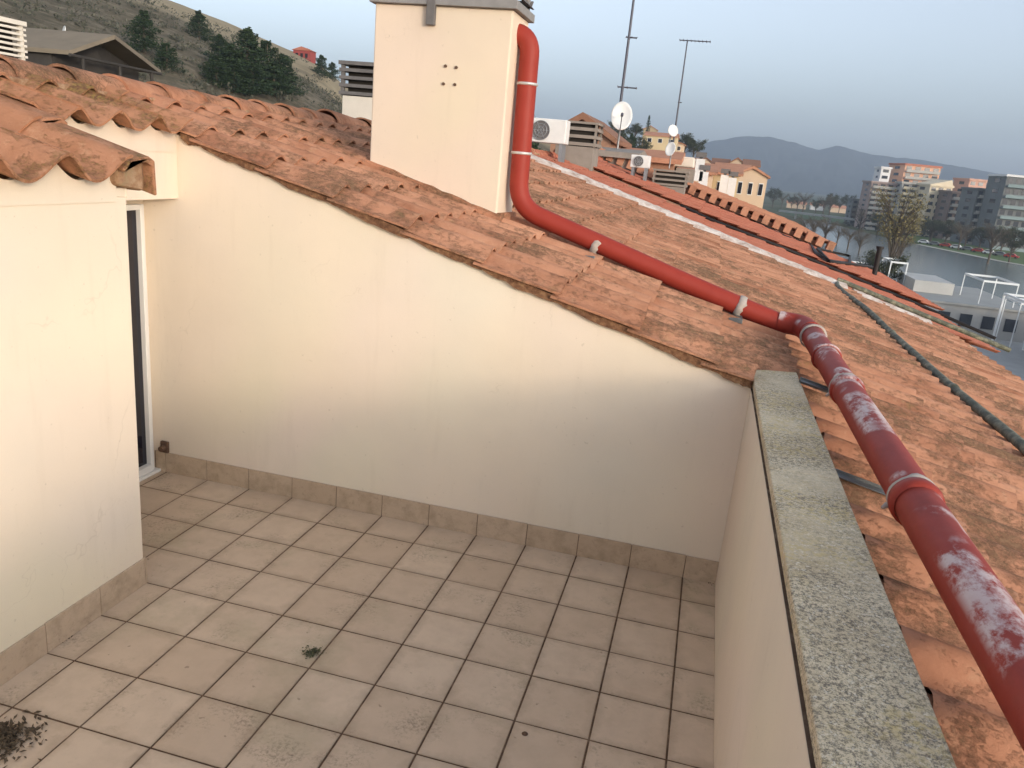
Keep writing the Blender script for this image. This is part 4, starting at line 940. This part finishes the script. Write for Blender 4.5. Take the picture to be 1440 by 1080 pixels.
for k in range(9):
    u=1300+k*16; p=at(u,0,318); x=at(u,340,318-k*4).x
    car(x,318-k*4,-.5,Mcar[k%3],['white','grey','red'][k%3]+' car beyond the lawn, '+['leftmost','second from left','third from left','fourth from left','fifth from left','fourth from right','third from right','second from right','rightmost'][k]+' in line')
# ------------------------------------------------------------------ litter on the terrace
def debris(name,label,u,v,n,rad,mat,size=.02,cat='debris',h=.02,sq=1.0):
    p=at(u,v,Z=.0); r_=random.Random(u); s=MB()
    for _ in range(n):
        a=r_.uniform(0,6.28); d=abs(r_.gauss(0,.5))*rad; q=p+Vector((math.cos(a)*d,math.sin(a)*d*sq,r_.uniform(.002,h)*max(.1,1-d/rad/1.4)))
        ax=Vector((r_.gauss(0,.5),r_.gauss(0,.5),1)).normalized(); b_=Matrix.Rotation(r_.uniform(0,6.28),3,ax)@ax.orthogonal().normalized(); c_=ax.cross(b_); k=size*r_.uniform(.4,1.3)
        s.add([q-b_*k,q-c_*k*.4,q+b_*k,q+c_*k*.4+ax*.003],[(0,1,2,3)],False,0,r_.random())
    return tag(s.build(name,mat,None,loc=p),label,cat,None,'stuff')
debris('leaf_litter','heap of dark dead leaves in the bottom left corner of the terrace',4,1042,700,.13,M['dead_leaf'],.015,h=.035)
debris('moss_tuft','small grey green moss tuft on a grout cross in the middle of the floor',441,918,260,.05,M['moss'],.008,h=.012)
debris('leaf_litter','dark clump of dead leaves against the left skirting',90,896,120,.035,M['dead_leaf'],.014,h=.02)
debris('leaf_litter','little pile of dark dirt in the corner under the parapet',1000,818,120,.04,M['dead_leaf'],.009,h=.012)
debris('leaf_litter','dark grit at the foot of the door frame',232,655,120,.06,M['dead_leaf'],.012,h=.02)
for (u,v,r,lab) in ((738,1032,.014,'round rusty spot on the floor near the bottom centre'),):
    p=at(u,v,Z=0); s=MB(); s.tube([p+Vector((0,0,.0005)),p+Vector((0,0,.006))],[r,r*.6],14); tag(s.build('bottle_cap',M['crackfill'],None,loc=p),lab,'bottle cap')
# dark stub at the door corner
s=MB(); s.box(-3.66,-.085,.15,-3.60,-.062,.235); s.tube([(-3.63,-.075,.19),(-3.63,-.12,.19)],.02,8); tag(s.build('door_stop',M['crackfill'],None,loc=(-3.63,-.07,.19),bevel=.006),'rusty brown stub on the wall just above the skirting by the door','door stop')
# ------------------------------------------------------------------ haze
def haze():
    s=MB(); s.box(-3500,-700,-19.5,4200,5250,330); o=s.build('haze',None or NT('h').m); me=o.data; me.materials.clear()
    mm=D.materials.new('haze_air'); mm.use_nodes=True; t=mm.node_tree; t.nodes.remove(t.nodes['Principled BSDF']); v=t.nodes.new('ShaderNodeVolumePrincipled')
    v.inputs['Color'].default_value=(.70,.83,1,1); v.inputs['Density'].default_value=.00028; v.inputs['Anisotropy'].default_value=.1
    t.links.new(v.outputs[0],t.nodes['Material Output'].inputs['Volume']); me.materials.append(mm)
    tag(o,'thin blue haze filling the valley',None,None,'stuff')
HAZE=True
if HAZE: haze()
